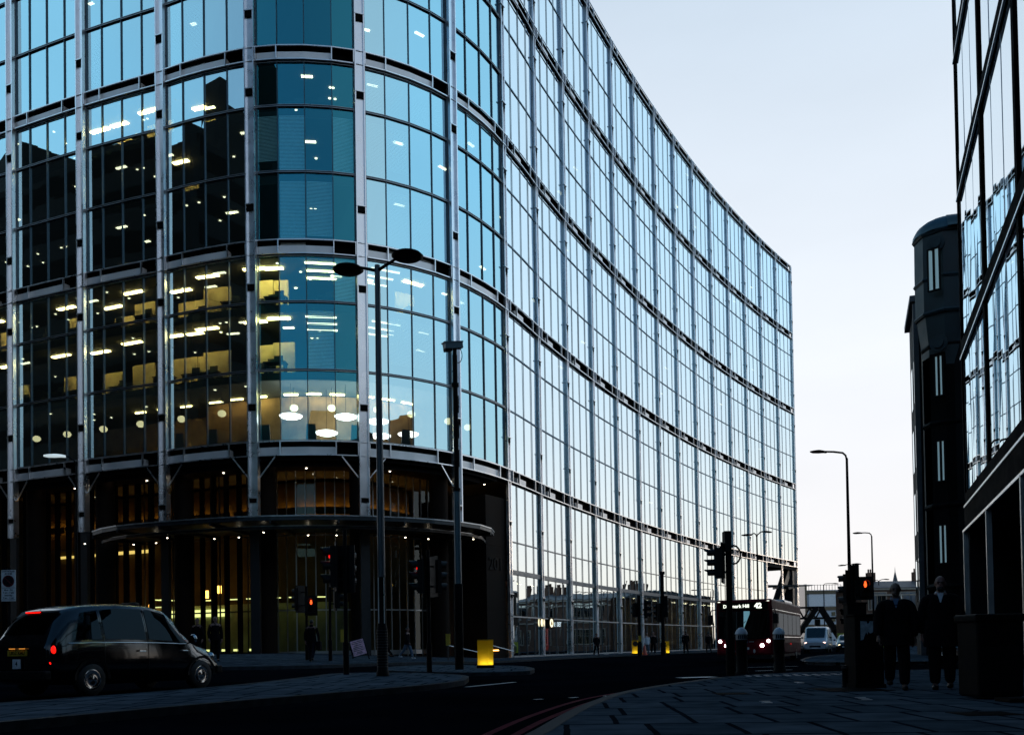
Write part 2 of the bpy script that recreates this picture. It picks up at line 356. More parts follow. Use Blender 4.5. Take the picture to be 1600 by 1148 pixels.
# ================================================================== ground
def sheet(name, mat, pts, dz=0., skirt=.16, cell=3.0):
    bm = bmesh.new(); vs = [bm.verts.new((x, y, 0)) for x, y in pts]; bm.faces.new(vs)
    bmesh.ops.triangulate(bm, faces=bm.faces[:])
    for _ in range(6):
        es = [e for e in bm.edges if e.calc_length() > cell]
        if not es: break
        bmesh.ops.subdivide_edges(bm, edges=es, cuts=1); bmesh.ops.triangulate(bm, faces=bm.faces[:])
    bmesh.ops.recalc_face_normals(bm, faces=bm.faces[:])
    if sum(f.normal.z for f in bm.faces) < 0: bmesh.ops.reverse_faces(bm, faces=bm.faces[:])
    for v in bm.verts: v.co.z = gz(v.co.x, v.co.y)+dz
    if skirt:
        be = [e for e in bm.edges if e.is_boundary]
        r = bmesh.ops.extrude_edge_only(bm, edges=be)
        for g in r['geom']:
            if isinstance(g, bmesh.types.BMVert): g.co.z -= skirt
    me = bpy.data.meshes.new(name); bm.to_mesh(me); bm.free(); me.materials.append(MAT[mat])
    ob = bpy.data.objects.new(name, me); COL.objects.link(ob); return struct(ob)
def smooth_line(pts, n=6):
    """Catmull-Rom through 2-D points"""
    P = [Vector((*p, 0)) for p in pts]; out = []
    for i in range(len(P)-1):
        a = P[max(i-1, 0)]; b = P[i]; c = P[i+1]; d = P[min(i+2, len(P)-1)]
        for k in range(n):
            t = k/n; q = .5*((2*b)+(c-a)*t+(2*a-5*b+4*c-d)*t*t+(3*b-a-3*c+d)*t**3); out.append((q.x, q.y))
    out.append(pts[-1]); return out
def ribbon(mb, line, off0, off1, dz):
    vs = []; n = len(line)
    for i in range(n):
        a = Vector(line[max(i-1, 0)]); b = Vector(line[min(i+1, n-1)]); d = (b-a).normalized(); nn = Vector((d.y, -d.x))
        for o in (off0, off1):
            q = Vector(line[i])+nn*o; vs.append((q.x, q.y, gz(q.x, q.y)+dz))
    mb.add(vs, [(2*i, 2*i+1, 2*i+3, 2*i+2) for i in range(n-1)])
def kerb(mb, line, side=1, w=.16):
    vs = []; n = len(line)
    for i in range(n):
        a = Vector(line[max(i-1, 0)]); b = Vector(line[min(i+1, n-1)]); d = (b-a).normalized(); nn = Vector((d.y, -d.x))*side
        for o, z in ((-.01, -.14), (-.01, .004), (w, .004)):
            q = Vector(line[i])+nn*o; vs.append((q.x, q.y, gz(q.x, q.y)+z))
    mb.add(vs, [f for i in range(n-1) for f in ((3*i, 3*i+1, 3*i+4, 3*i+3), (3*i+1, 3*i+2, 3*i+5, 3*i+4))])
xs = [-1500, -600, -250, -120, -70]+[-50+2*i for i in range(51)]+[60, 75, 95, 130, 200, 400, 800, 1500]
ys = [-1500, -500, -200, -100, -50, -25, -10]+[2*i for i in range(41)]+[90, 105, 125, 150, 190, 260, 400, 800, 1500, 2500]
gm = MB(); gm.add([(x, y, gz(x, y)-.12) for y in ys for x in xs], [(j*len(xs)+i, j*len(xs)+i+1, (j+1)*len(xs)+i+1, (j+1)*len(xs)+i) for j in range(len(ys)-1) for i in range(len(xs)-1)], True)
struct(gm.build('road', 'asphalt'))
SD = Vector((.345, .9386))                    # street direction on the right-hand side
near_k = smooth_line([(-2.2, -6), (-1.3, 2), (-.35, 6.4), (.1, 8.1), (.79, 11.6), (1.79, 15.3), (3.1, 18.2), (4.87, 21.4), (6.6, 23.3), (8.4, 24.2), (11, 24.4), (16, 22.8), (26, 19)])
struct(sheet('pavement', 'york_slabs', near_k+[(26, -6)]))
far_k = smooth_line([(32, 30.5), (20, 33.6), (13.6, 34.4), (12.0, 35.4), (11.9, 37.4), (13.6, 43), (17.6, 52.5), (24, 62), (31, 76), (39, 98), (43, 116), (44, 150)])
struct(sheet('far_pavement', 'york_slabs', far_k+[(140, 150), (140, 30)]))
isl_a = smooth_line([(-1.15, 21.9), (-1.9, 19.3), (-4.1, 14.85), (-5.9, 10.7), (-7.6, 6), (-8.6, 3)], 4)+smooth_line([(-11.6, 3), (-10.6, 9), (-8.6, 14.5), (-6.3, 19.6), (-5.5, 24.5), (-5.1, 27.4), (-3.0, 28.2), (-1.35, 26), (-1.15, 21.9)], 4)[:-1]
struct(sheet('pavement', 'york_slabs', isl_a))
isl_b = smooth_line([(.55, 29.6), (-.6, 28.7), (-2.6, 29.2), (-4.3, 30.6), (-4.6, 34), (-3.4, 38.4), (-1.4, 39.4), (.2, 37.5), (.75, 33), (.55, 29.6)], 4)[:-1]
struct(sheet('pavement', 'york_slabs', isl_b))
left_k = smooth_line([(-70, 36), (-30, 30.8), (-14, 30.4), (-8, 33.5), (-5.2, 40), (-2.2, 48), (1.2, 57), (5.2, 67), (10.2, 76), (17, 89), (30, 113), (48, 146), (62, 172)])
struct(sheet('pavement', 'setts', left_k+[(20, 190), (-70, 120)]))
kb = MB(); kerb(kb, near_k, 1); kerb(kb, far_k, -1); kerb(kb, left_k, -1); kerb(kb, isl_a+[isl_a[0]], 1); kerb(kb, isl_b+[isl_b[0]], 1)
struct(kb.build('kerb', 'kerb_granite'))
rl = MB(); ribbon(rl, near_k[6:60], -.28, -.38, -.116); ribbon(rl, near_k[6:60], -.58, -.68, -.116)
ribbon(rl, far_k[6:60], .28, .38, -.116); ribbon(rl, far_k[6:60], .58, .68, -.116)
struct(rl.build('red_kerb_lines', 'red_line'))
wl = MB()
def dash(x0, y0, x1, y1, wd, dz=-.114):
    d = Vector((x1-x0, y1-y0)).normalized(); n = Vector((d.y, -d.x))*wd/2
    wl.quad(*[(px, py, gz(px, py)+dz) for px, py in ((x0-n.x, y0-n.y), (x1-n.x, y1-n.y), (x1+n.x, y1+n.y), (x0+n.x, y0+n.y))])
dash(8.0, 25.6, 9.9, 25.2, .34); dash(7.75, 29.6, 9.1, 30.2, .12); dash(8.2, 34, 10.6, 34.5, .14)
dash(-1.05, 21.0, .05, 23.4, .14); dash(4.4, 24.6, 5.4, 24.9, .5); dash(12.6, 26.0, 14.0, 25.5, .3); dash(14.6, 25.2, 15.6, 24.9, .3)
for i in range(8): dash(.35+i*.62, 15.6+i*.35, .50+i*.62, 15.7+i*.35, .09)
struct(wl.build('road_markings', 'road_white'))
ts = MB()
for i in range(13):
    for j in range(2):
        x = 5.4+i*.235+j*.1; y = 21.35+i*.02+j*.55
        ts.box(x, x+.10, y, y+.16, .002, .009)  # white colour stands in for the sky glinting on the studs
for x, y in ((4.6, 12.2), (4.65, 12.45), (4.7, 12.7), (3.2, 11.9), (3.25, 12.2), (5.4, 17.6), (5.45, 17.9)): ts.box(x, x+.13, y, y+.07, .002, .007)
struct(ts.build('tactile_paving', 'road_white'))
for x0, x1, y0, y1, lab in ((4.9, 5.9, 14.3, 15.5, 'large dark metal cover set in the pavement by the utility cabinet'), (3.1, 3.6, 14.0, 14.5, 'small square metal cover in the middle of the slab pavement'), (4.6, 5.2, 9.4, 9.9, 'square metal cover in the pavement in front of the litter bin')):
    mh = MB(); mh.box(x0, x1, y0, y1, .001, .006); mh.box(x0+.05, x1-.05, y0+.05, y1-.05, .006, .008); o = mh.build('manhole_cover', 'dull_black'); o['label'] = lab; o['category'] = 'manhole cover'
# ================================================================== the curved glass office building
HD = [113.5, 113.5, 110.7, 108.9, 85.8, 55.4, 31.1, 22.2, 23.3, 24.4, 25.6, 26.7, 27.8, 28.8, 29.9, 31.1, 32.3, 33.4, 34.5, 35.7, 36.9]
LB = 6.601
P = {4: Vector((-15.548, 56.365))}
for k in range(4, 21): P[k+1] = P[k]+Vector((sin(R(HD[k])), cos(R(HD[k]))))*LB
for k in range(3, -1, -1): P[k] = P[k+1]-Vector((sin(R(HD[k])), cos(R(HD[k]))))*LB
def col_h(k): return HD[0] if k == 0 else HD[20]+.6 if k == 21 else (HD[k-1]+HD[k])/2
def outn(h): return Vector((cos(R(h)), -sin(R(h))))
def tanv(h): return Vector((sin(R(h)), cos(R(h))))
Q = []                                        # five points along each bay, on a gentle arc
for k in range(21):
    h0, h1 = col_h(k), col_h(k+1); pts = [Vector((0, 0))]
    for i in range(4): pts.append(pts[-1]+tanv(h0+(h1-h0)*(i+.5)/4))
    e = pts[-1]; c = P[k+1]-P[k]; s = c.length/e.length; a = math.atan2(c.y, c.x)-math.atan2(e.y, e.x)
    Q.append([P[k]+Vector((q.x*cos(a)-q.y*sin(a), q.x*sin(a)+q.y*cos(a)))*s for q in pts])
FP = [Q[0][0]]; FH = [col_h(0)]               # the whole facade line with a heading at every point
for k in range(21):
    for i in range(1, 5): FP.append(Q[k][i]); FH.append(col_h(k)+(col_h(k+1)-col_h(k))*i/4)
def off(i, d): return FP[i]+outn(FH[i])*d     # i: 4*bay + pane
ZB = [13.05, 25.40, 37.40, 49.40, 60.12]
OB = thing('office_building', 'tall curved glass office building with steel columns, a canopied corner entrance and a concave wing', 'building', (6, 78, 0))
def strip(mb, i0, i1, d, z0, z1):
    for i in range(i0, i1):
        a, b = off(i, d), off(i+1, d); mb.quad((a.x, a.y, z0), (b.x, b.y, z0), (b.x, b.y, z1), (a.x, a.y, z1))
def rail(mb, i0, i1, d, w, z, h):
    """closed bar following the facade: centre offset d, depth w, centre height z, height h"""
    n = i1-i0+1; vs = []
    for i in range(i0, i1+1):
        a, b = off(i, d-w/2), off(i, d+w/2)
        vs += [(a.x, a.y, z-h/2), (b.x, b.y, z-h/2), (b.x, b.y, z+h/2), (a.x, a.y, z+h/2)]
    fs = [(4*i+a, 4*i+b, 4*i+4+b, 4*i+4+a) for i in range(n-1) for a, b in ((0, 1), (1, 2), (2, 3), (3, 0))]
    mb.add(vs, fs+[(3, 2, 1, 0), tuple(range(4*n-4, 4*n))])
# --- columns
for k in range(22):
    h = col_h(k); t = tanv(h).to_3d(); nrm = outn(h).to_3d(); c = P[k].to_3d(); up = Vector((0, 0, 1))
    zb = -.2 if k > 6 else 8.75
    m = MB(); H = 60.5
    m.obox(c+nrm*(.05 if k < 7 else -.04)+up*(zb+H)/2, t, nrm, up, .24 if k < 7 else .155, .09 if k < 7 else .03, (H-zb)/2)
    for s in (-1, 1):
        m.obox(c+nrm*(.12 if k < 7 else .045)+t*s*(.275 if k < 7 else .185)+up*(zb+H)/2, t, nrm, up, .035, .20 if k < 7 else .11, (H-zb)/2)
    co = m.build('column', 'column_steel', OB)
    if k < 7:
        m = MB(); g0 = gz(P[k].x, P[k].y)-.2; m.obox(c+nrm*.02+up*(g0+8.74)/2, t, nrm, up, .29, .12, (8.74-g0)/2); m.build('column_casing', 'dark_steel', co)
    m = MB(); m2 = MB()
    for s in range(4):
        hh = ZB[s+1]-ZB[s]
        for fr in (.205, .80):
            z = ZB[s]+hh*fr
            m.obox(c+nrm*(.17 if k < 7 else .09)+up*z, t, nrm, up, .235 if k < 7 else .15, .09, .17); m2.obox(c+nrm*(.20 if k < 7 else .12)+up*(z+.20), t, nrm, up, .30, .14 if k < 7 else .09, .028)
    for z in (4.4, 9.6) if k > 6 else (9.9,):
        m.obox(c+nrm*(.17 if k < 7 else .09)+up*z, t, nrm, up, .235 if k < 7 else .15, .09, .12); m2.obox(c+nrm*(.20 if k < 7 else .12)+up*(z+.15), t, nrm, up, .30, .14 if k < 7 else .09, .028)
    m.build('collar', 'recess_black', co); m2.build('collar_plate', 'rail_steel', co)
# --- floor bands: two steel rails with a dark recess, posts and a pale ledge between them
for s, z in enumerate(ZB):
    m = MB(); strip(m, 0, 84, -.42, z-.46, z+.46)
    rail(m, 0, 84, -.19, .44, z+.44, .05); rail(m, 0, 84, -.19, .44, z-.44, .05)
    fb = m.build('floor_band', 'recess_black', OB)
    m = MB()
    for dz in (.42, -.42): rail(m, 0, 84, .16, .08, z+dz, .06)
    for k in range(21):
        for fr in (1, 3):
            a = off(4*k+fr, .16); t = tanv(FH[4*k+fr]).to_3d(); n = outn(FH[4*k+fr]).to_3d()
            m.obox((a.x, a.y, z), t, n, (0, 0, 1), .03, .07, .40)
        for sg in (-1, 1):
            a = P[k]+tanv(col_h(k))*sg*.36+outn(col_h(k))*.2; m.obox((a.x, a.y, z), tanv(col_h(k)).to_3d(), outn(col_h(k)).to_3d(), (0, 0, 1), .025, .07, .40)
    m.build('rail', 'rail_steel', fb)
    if s < 4:
        for k in range(21):
            m = MB(); rail(m, 4*k if k < 7 else 4*k+1, 4*k+3 if k < 7 else 4*k+2, -.16, .40, z-.13, .44); m.build('ledge', 'ledge_metal', fb)
# --- glazing: one window per bay and three-storey section
def mullions(mb, k, z0, z1, trans, w=.05, d=.09, edge=True, th=.10):
    for i in range(5):
        if not edge and i in (0, 4): continue
        a = off(4*k+i, -.02); h = FH[4*k+i]
        if i in (0, 4): a = a+tanv(h)*(.36 if i == 0 else -.36)
        mb.obox((a.x, a.y, (z0+z1)/2), tanv(h).to_3d(), outn(h).to_3d(), (0, 0, 1), w/2, d/2, (z1-z0)/2)
    for z in trans: rail(mb, 4*k, 4*k+4, -.015 if d > .05 else -.04, .11 if d > .05 else .06, z, th)
def panes(mb, k, zs, jit, d=-.06):
    for i in range(4):
        for a, b in zip(zs, zs[1:]):
            q = []
            for ii, z in ((i, a), (i+1, a), (i+1, b), (i, b)):
                p = off(4*k+ii, d+random.uniform(-jit, jit)); q.append((p.x, p.y, z))
            mb.quad(*q)
SECT = []
for s in range(4):
    z0, z1 = ZB[s]+.46, ZB[s+1]-.46; hh = ZB[s+1]-ZB[s]
    tr = [ZB[s+1]-.61*hh, ZB[s+1]-.27*hh] if s < 3 else [ZB[4]-.52*hh]
    SECT.append((z0, z1, tr))
    for k in range(21):
        left = k < 7
        m = MB(); panes(m, k, [z0]+tr+[z1], .006 if left else .009)
        g = m.build('window', ('corner_glass' if k == 4 else 'office_glass') if left else 'wing_glass', OB)
        m = MB(); mullions(m, k, z0, z1, tr, .05 if left else .055, .09 if left else .03, th=.11)
        m.build('mullion_frame', 'mullion_dark' if left else 'mullion_blue', g)
        if left:
            m = MB(); rail(m, 4*k, 4*k+4, .03, .03, z0+.06, .035); rail(m, 4*k, 4*k+4, .03, .03, z1-.06, .035)
            for z in tr: rail(m, 4*k, 4*k+4, .055, .03, z+.05, .025); rail(m, 4*k, 4*k+4, .055, .03, z-.05, .025)
            m.build('glazing_bead', 'mullion_pale', g)
# --- inside: floor slabs with pale ceilings, core walls, partitions, lamps
def back(k, d):
    if 3 <= k <= 7: return Vector((-15, 72)) if d > 9 else P[k]-outn(col_h(k))*d
    return P[k]-outn(col_h(k))*d
def floor_poly(d0, d1):
    f = [off(i, -d0) for i in range(85)]; b = [back(k, d1) for k in range(22)]; return f, b
LV = [ZB[0]+.05]
for s in range(4):
    LV += SECT[s][2]+([ZB[s+1]+.05])
f, b = floor_poly(.55, 14)
def slab_mesh(z0, z1):
    m = MB(); n = len(f)
    for z, fl in ((z1, 0), (z0, 1)):
        vs = [(p.x, p.y, z) for p in f]+[(p.x, p.y, z) for p in b]
        fs = []
        for k in range(21):
            for i in range(4):
                fs.append((4*k+i, 4*k+i+1, n+k))
            if (b[k]-b[k+1]).length > .01: fs.append((4*k+4, n+k+1, n+k))
        m.add(vs, [t[::-1] for t in fs] if fl else fs)
    vs = [(p.x, p.y, z0) for p in f]+[(p.x, p.y, z1) for p in f]
    m.add(vs, [(i, i+1, n+i+1, n+i) for i in range(n-1)])
    return m
for i, z in enumerate(LV):
    sl = slab_mesh(z-.42, z).build('floor_slab', 'slab' if i < len(LV)-1 else 'slab', OB)
    m = slab_mesh(z-.47, z-.43); m.build('ceiling', 'ceiling', sl)
m = MB()
for k in range(21):
    a, c = back(k, 13.6), back(k+1, 13.6)
    if (a-c).length > .05: m.quad((a.x, a.y, 0), (c.x, c.y, 0), (c.x, c.y, 60), (a.x, a.y, 60))
for k in (0, 21):
    a, c = off(4*k, -.6), back(k, 13.6); m.quad((a.x, a.y, 13.2 if k else 0), (c.x, c.y, 13.2 if k else 0), (c.x, c.y, 60), (a.x, a.y, 60))
m.build('core_wall', 'core_wall', OB)
# opaque back so the block is a block from behind too
m = MB(); bb = [back(k, 14.2) for k in range(22)]
for k in range(21):
    a, c = bb[k], bb[k+1]
    if (a-c).length > .05: m.quad((a.x, a.y, -.1), (c.x, c.y, -.1), (c.x, c.y, 60.4), (a.x, a.y, 60.4))
for k in (0, 21):
    a, c = off(4*k, -.3), bb[k]; z = 13.6 if k else -.1; m.quad((a.x, a.y, z), (c.x, c.y, z), (c.x, c.y, 60.4), (a.x, a.y, 60.4))
m.build('rear_wall', 'dark_steel', OB)
def inpt(k, u, d):
    """point inside bay k at fraction u along it, d metres behind the glass"""
    i = min(3, int(u*4)); fr = u*4-i; h = FH[4*k+i]*(1-fr)+FH[4*k+i+1]*fr
    p = off(4*k+i, 0)*(1-fr)+off(4*k+i+1, 0)*fr
    return p-outn(h)*d, tanv(h).to_3d(), outn(h).to_3d()
def lamp(mb, k, u, d, z, l, wd, along=True):
    p, t, n = inpt(k, u, d)
    mb.obox((p.x, p.y, z), t if along else n, n if along else t, (0, 0, 1), l/2, wd/2, .03)
rng = random.Random(11)
stuff = MB(); nl = 0
for li in range(1, len(LV)):
    zc = LV[li]-.50
    for k in range(21):
        if k < 7:
            if li == 1: continue
            for q in range(rng.choice((0, 1, 1, 2))):
                m = MB(); d = rng.choice((2.0, 2.0, 4.4, 6.8)) if k not in (3, 4, 5) else rng.choice((1.6, 3.2))
                lamp(m, k, rng.choice((.20, .50, .80)), d, zc, (.85 if k < 4 else .7) if rng.random() < .7 else .4, .20, True)
                if LV[li] > 46: stuff.v and None
                if nl < 98: m.build('ceiling_lamp', 'panel_white', OB); nl += 1
                else: o = len(stuff.v); stuff.v += m.v; stuff.f += [[i+o for i in fc] for fc in m.f]; stuff.smooth += m.smooth
        elif rng.random() < .32:
            lamp(stuff, k, rng.choice((.2, .4, .6, .8)), rng.choice((1.0, 1.8, 3.0)), zc, .8, .2, True)
for li in (1, 2, 3, 4, 5, 6):
    for k in (0, 1, 2, 3, 4):
        for q in range(rng.choice((1, 2, 4, 5))):
            p, t, n = inpt(k, rng.uniform(.08, .92), rng.choice((1.2, 2.6, 3.8, 5.2))); stuff.disc((p.x, p.y, LV[li]-.53), (0, 0, 1), .085, .03, 8)
so_ = stuff.build('ceiling_lamp', 'panel_white', OB); so_['kind'] = 'stuff'
# corner rows of strip lights
for k, li in ((4, 3), (4, 3), (5, 3), (5, 2), (4, 2)):
    for d in (1.2, 2.4, 3.6):
        m = MB(); lamp(m, k, .62 if k == 4 else .30, d, LV[li]-.53, 1.9, .13); m.build('strip_light', 'panel_white', OB)
# lit rooms: a warm partition wall with its own lamp
def room(k, li, u, d, wd, hgt=2.5, ang=0.):
    p, t, n = inpt(k, u, d); z = LV[li-1]; c = p.to_3d()
    tt = (t*cos(ang)+n*sin(ang)); nn = (n*cos(ang)-t*sin(ang))
    m = MB(); m.obox(c+Vector((0, 0, z+hgt/2+.02)), tt, nn, (0, 0, 1), wd/2, .06, hgt/2)
    w_ = m.build('partition_wall', 'partition', OB)
    m = MB(); q = c+nn*1.1+Vector((0, 0, LV[li]-.53)); m.obox(q, tt, nn, (0, 0, 1), min(wd, 1.6)/2, .15, .03); m.build('room_lamp', 'panel_room', OB)
for a in ((0, 3, .35, 3, 1.6), (0, 2, .55, 3, 1.6), (1, 3, .40, 3.2, 1.7), (1, 3, .86, 4.5, 1.8), (1, 2, .35, 3.0, 1.8), (1, 2, .82, 3.6, 1.8), (2, 3, .36, 3.0, 1.7), (2, 3, .84, 4, 2.2), (2, 2, .34, 3, 1.9), (2, 2, .86, 3, 2.0), (3, 3, .34, 2.8, 2.0), (3, 3, .90, 2.8, 1.5), (3, 2, .33, 2.8, 2.0), (3, 2, .12, 3.2, 1.2), (3, 2, .9, 2.8, 1.5), (2, 6, .58, 3, 2.2), (2, 6, .12, 3.5, 1.4), (1, 6, .85, 3.5, 1.6), (2, 5, .85, 4, 1.2), (4, 3, .10, 3.0, 1.2), (4, 2, .18, 2.5, 1.4), (5, 3, .72, 3.2, 1.5), (3, 6, .1, 4, 1)): room(*a)
# restaurant on the first office floor: brown wall all along
m = MB()
for k in range(7):
    for i in range(4):
        d = 6.5 if k in (0, 1, 2) else 4.2
        a, c = off(4*k+i, -d), off(4*k+i+1, -d); m.quad((a.x, a.y, ZB[0]+.1), (c.x, c.y, ZB[0]+.1), (c.x, c.y, LV[1]-.5), (a.x, a.y, LV[1]-.5))
m.build('restaurant_wall', 'restaurant_wall', OB)
m = MB()
for k in (2, 3, 4, 5):
    for u in (.2, .5, .8):
        lamp(m, k, u, 3.6, LV[1]-.53, .9, .12)
m.build('wall_washer', 'panel_room', OB)
# desks, screens and chairs standing behind the panes (dark silhouettes)
m = MB(); rng = random.Random(5)
for li in (1, 2, 4, 5):
    for k in range(6):
        for u in (.15, .4, .65, .9):
            if rng.random() < .75:
                p, t, n = inpt(k, u+rng.uniform(-.06, .06), rng.uniform(1.0, 2.4)); z = LV[li]
                m.obox((p.x, p.y, z+.74), t, n, (0, 0, 1), .7, .35, .03)
                for sg in (-.62, .62): m.obox((p.x+t.x*sg, p.y+t.y*sg, z+.37), t, n, (0, 0, 1), .03, .3, .36)
                if rng.random() < .8: m.obox((p.x+t.x*.2, p.y+t.y*.2, z+1.0), t, n, (0, 0, 1), .28, .03, .2)
                if rng.random() < .6: m.obox((p.x-t.x*.4-n.x*.5, p.y-t.y*.4-n.y*.5, z+.85), t, n, (0, 0, 1), .24, .05, .32); m.obox((p.x-t.x*.4-n.x*.3, p.y-t.y*.4-n.y*.3, z+.45), t, n, (0, 0, 1), .25, .25, .04); m.obox((p.x-t.x*.4-n.x*.3, p.y-t.y*.4-n.y*.3, z+.22), t, n, (0, 0, 1), .04, .04, .2)
fo = m.build('desk_furniture', 'furniture', OB); fo['kind'] = 'stuff'
# venetian blinds behind some of the corner panes
BL = ((4, 5, 0), (4, 5, 1), (4, 5, 3), (4, 3, 3), (4, 4, 1), (4, 4, 2), (5, 6, 0), (5, 6, 1), (5, 6, 2), (5, 6, 3), (5, 5, 0), (5, 5, 1), (5, 4, 1), (5, 4, 2), (5, 2, 1), (5, 2, 2), (5, 2, 3), (6, 6, 0), (6, 6, 1), (6, 3, 0), (3, 7, 0), (3, 7, 1), (2, 7, 0), (4, 2, 2), (6, 2, 1))
for k, li, i in BL:
    m = MB(); a, c = off(4*k+i, -.22), off(4*k+i+1, -.22); t = (c-a).to_3d().normalized(); n = Vector((t.y, -t.x, 0)); ce = (a+c).to_3d()/2; wd = (c-a).length/2-.05
    z = LV[li]-.55; zt = LV[li-1]+.15+(rng.choice((0, 0, .6)))
    while z > zt:
        m.add([ce-t*wd+Vector((0, 0, z-.02))+n*.03, ce+t*wd+Vector((0, 0, z-.02))+n*.03, ce+t*wd+Vector((0, 0, z+.055))-n*.01, ce-t*wd+Vector((0, 0, z+.055))-n*.01], [(0, 1, 2, 3)]); z -= .085
    m.build('blind', 'blind', OB)
# --- wing ground storey: shop glazing under the first band, bays 7 to 18
gm_ = [(4.25, .10), (6.15, .30), (8.35, .10)]
for k in range(7, 19):
    m = MB(); panes(m, k, [.08, 2.95, 6.0, 8.35, ZB[0]-.46], .004); g = m.build('shop_window', 'wing_glass', OB)
    m = MB(); mullions(m, k, .05, ZB[0]-.46, (8.35,), .05, .04); rail(m, 4*k, 4*k+4, -.02, .10, 6.15, .34); m.build('mullion_frame', 'mullion_dark', g)
    m = MB(); rail(m, 4*k, 4*k+4, .0, .14, 2.95, .10); rail(m, 4*k, 4*k+4, .02, .2, .05, .10); m.build('transom', 'mullion_pale', g)
# shop interiors: back wall, dark ones and lit ones
for k in range(7, 19):
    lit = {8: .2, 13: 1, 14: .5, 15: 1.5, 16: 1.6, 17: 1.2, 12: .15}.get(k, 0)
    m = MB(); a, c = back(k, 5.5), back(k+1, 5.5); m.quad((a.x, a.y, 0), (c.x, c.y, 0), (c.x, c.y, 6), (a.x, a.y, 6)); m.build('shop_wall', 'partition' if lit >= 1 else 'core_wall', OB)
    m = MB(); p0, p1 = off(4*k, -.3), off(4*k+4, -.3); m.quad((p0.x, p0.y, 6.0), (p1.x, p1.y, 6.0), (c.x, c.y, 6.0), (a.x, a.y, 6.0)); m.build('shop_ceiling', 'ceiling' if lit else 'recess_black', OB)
    if lit:
        for u in (.25, .7):
            m = MB(); lamp(m, k, u, 2.6, 5.85, .5+lit*.7, .12+.2*lit); m.build('shop_lamp', 'shop_lamp', OB)
# --- last two bays are open at street level: soffit, end column, raking strut
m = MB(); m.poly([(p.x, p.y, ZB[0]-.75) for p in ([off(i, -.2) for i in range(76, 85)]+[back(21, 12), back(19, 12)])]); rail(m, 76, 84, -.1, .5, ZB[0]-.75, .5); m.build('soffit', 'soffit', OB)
m = MB(); c21 = P[21].to_3d(); t = tanv(37).to_3d(); n = outn(37).to_3d()
m.obox(c21-t*.9-n*.8+Vector((0, 0, 6)), t, n, (0, 0, 1), .75, .7, 6.4); m.build('end_pier', 'dark_steel', OB)
m = MB(); p = P[19].to_3d(); m.beam(c21-t*1.4-n*.9+Vector((0, 0, 12.6)), p+t*.6-n*.9+Vector((0, 0, .2)), 1.1, 1.0, up=n); m.build('raking_strut', 'dark_steel', OB)
m = MB(); a = off(4*19, -.2); bq = back(19, 8); m.quad((a.x, a.y, 0), (bq.x, bq.y, 0), (bq.x, bq.y, 12.5), (a.x, a.y, 12.5)); m.build('side_glazing', 'dark_steel', OB)
# --- corner entrance: recessed lobby behind bays 0 to 6
RD = 3.6
def rstrip(mb, i0, i1, d, z0, z1): strip(mb, i0, i1, d, z0, z1)
gl = {}
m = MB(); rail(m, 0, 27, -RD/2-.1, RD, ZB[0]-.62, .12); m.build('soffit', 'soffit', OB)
ds = MB()
for k in range(7):
    for u, d in ((.16, 1.3), (.42, 2.6), (.80, 1.3)):
        p, t, n = inpt(k, u, d); ds.disc((p.x, p.y, ZB[0]-.72), (0, 0, 1), .055, .03, 10)
ds.build('downlight', 'downlight', OB)
for k in range(7):
    i1 = 4*k+4 if k < 6 else 26
    m = MB(); strip(m, 4*k, i1, -RD, .3, ZB[0]-.7); g = m.build('lobby_glazing', 'dark_lobby_glass', OB)
    m = MB(); m2 = MB()
    for i in range(4*k, i1):
        for fr in (0, .5):
            a = off(i, -RD+.06)*(1-fr)+off(i+1, -RD+.06)*fr; zb = gz(a.x, a.y)
            m.obox((a.x, a.y, (zb+ZB[0]-.7)/2), tanv(FH[i]).to_3d(), outn(FH[i]).to_3d(), (0, 0, 1), .022 if fr else .03, .05, (ZB[0]-.7-zb)/2)
    rail(m, 4*k, i1, -RD+.05, .08, 3.35, .09); rail(m, 4*k, i1, -RD+.05, .08, 8.2, .07); rail(m, 4*k, i1, -RD+.03, .1, .55, .3)
    m.build('mullion_frame', 'mullion_pale' if k in (4, 5) else 'dark_steel', g)
    # broad dark blades between the glazed strips of the left bays
    if k < 4:
        for u in (.04, .21, .38, .55, .72, .89):
            p, t, n = inpt(k, u, RD-.35); m2.obox((p.x, p.y, 6.3), t, n, (0, 0, 1), .20 if k < 3 else .16, .07, 6.1)
        m2.build('blade', 'recess_black', g)
m = MB(); strip(m, 0, 27, -RD-4.2, 0, 12.4); m.build('lobby_wall', 'lobby_wall', OB)
m = MB(); strip(m, 8, 20, -RD-2.6, .4, 4.0); m.build('lobby_screen', 'green_lobby_wall', OB)
m = MB(); strip(m, 9, 12, -RD-2.4, 3.2, 3.7); lamp(m, 2, .3, RD+1.2, 4.4, 1.6, .14, False); lamp(m, 2, .36, RD+1.4, 4.4, 1.6, .14, False); lamp(m, 2, .32, RD+.8, 3.9, .7, .1)
for k, u in ((2, .55), (2, .85), (3, .2), (3, .5), (3, .8), (4, .12), (4, .3), (4, .5)): lamp(m, k, u, RD+1.8, 4.3, .9, .2)
m.build('lobby_lamp', 'panel_green', OB)
m = MB(); strip(m, 1, 4, -RD-3.9, 8.15, 8.35); strip(m, 5, 7, -RD-3.9, 8.15, 8.4); m.build('cove_light', 'gold_strip', OB)
m = MB(); m2 = MB()
for k in range(7):
    for u in (.10, .33, .56, .80):
        p, t, n = inpt(k, u, RD+3.9); m.obox((p.x, p.y, 10.55), t, n, (0, 0, 1), .30, .05, .05)
        m2.obox((p.x+n.x*.25, p.y+n.y*.25, 10.35), t, n, (0, 0, 1), .7, .03, .25)
m.build('uplight', 'panel_glow', OB); m2.build('uplight_trough', 'lobby_wall', OB)
m = MB()
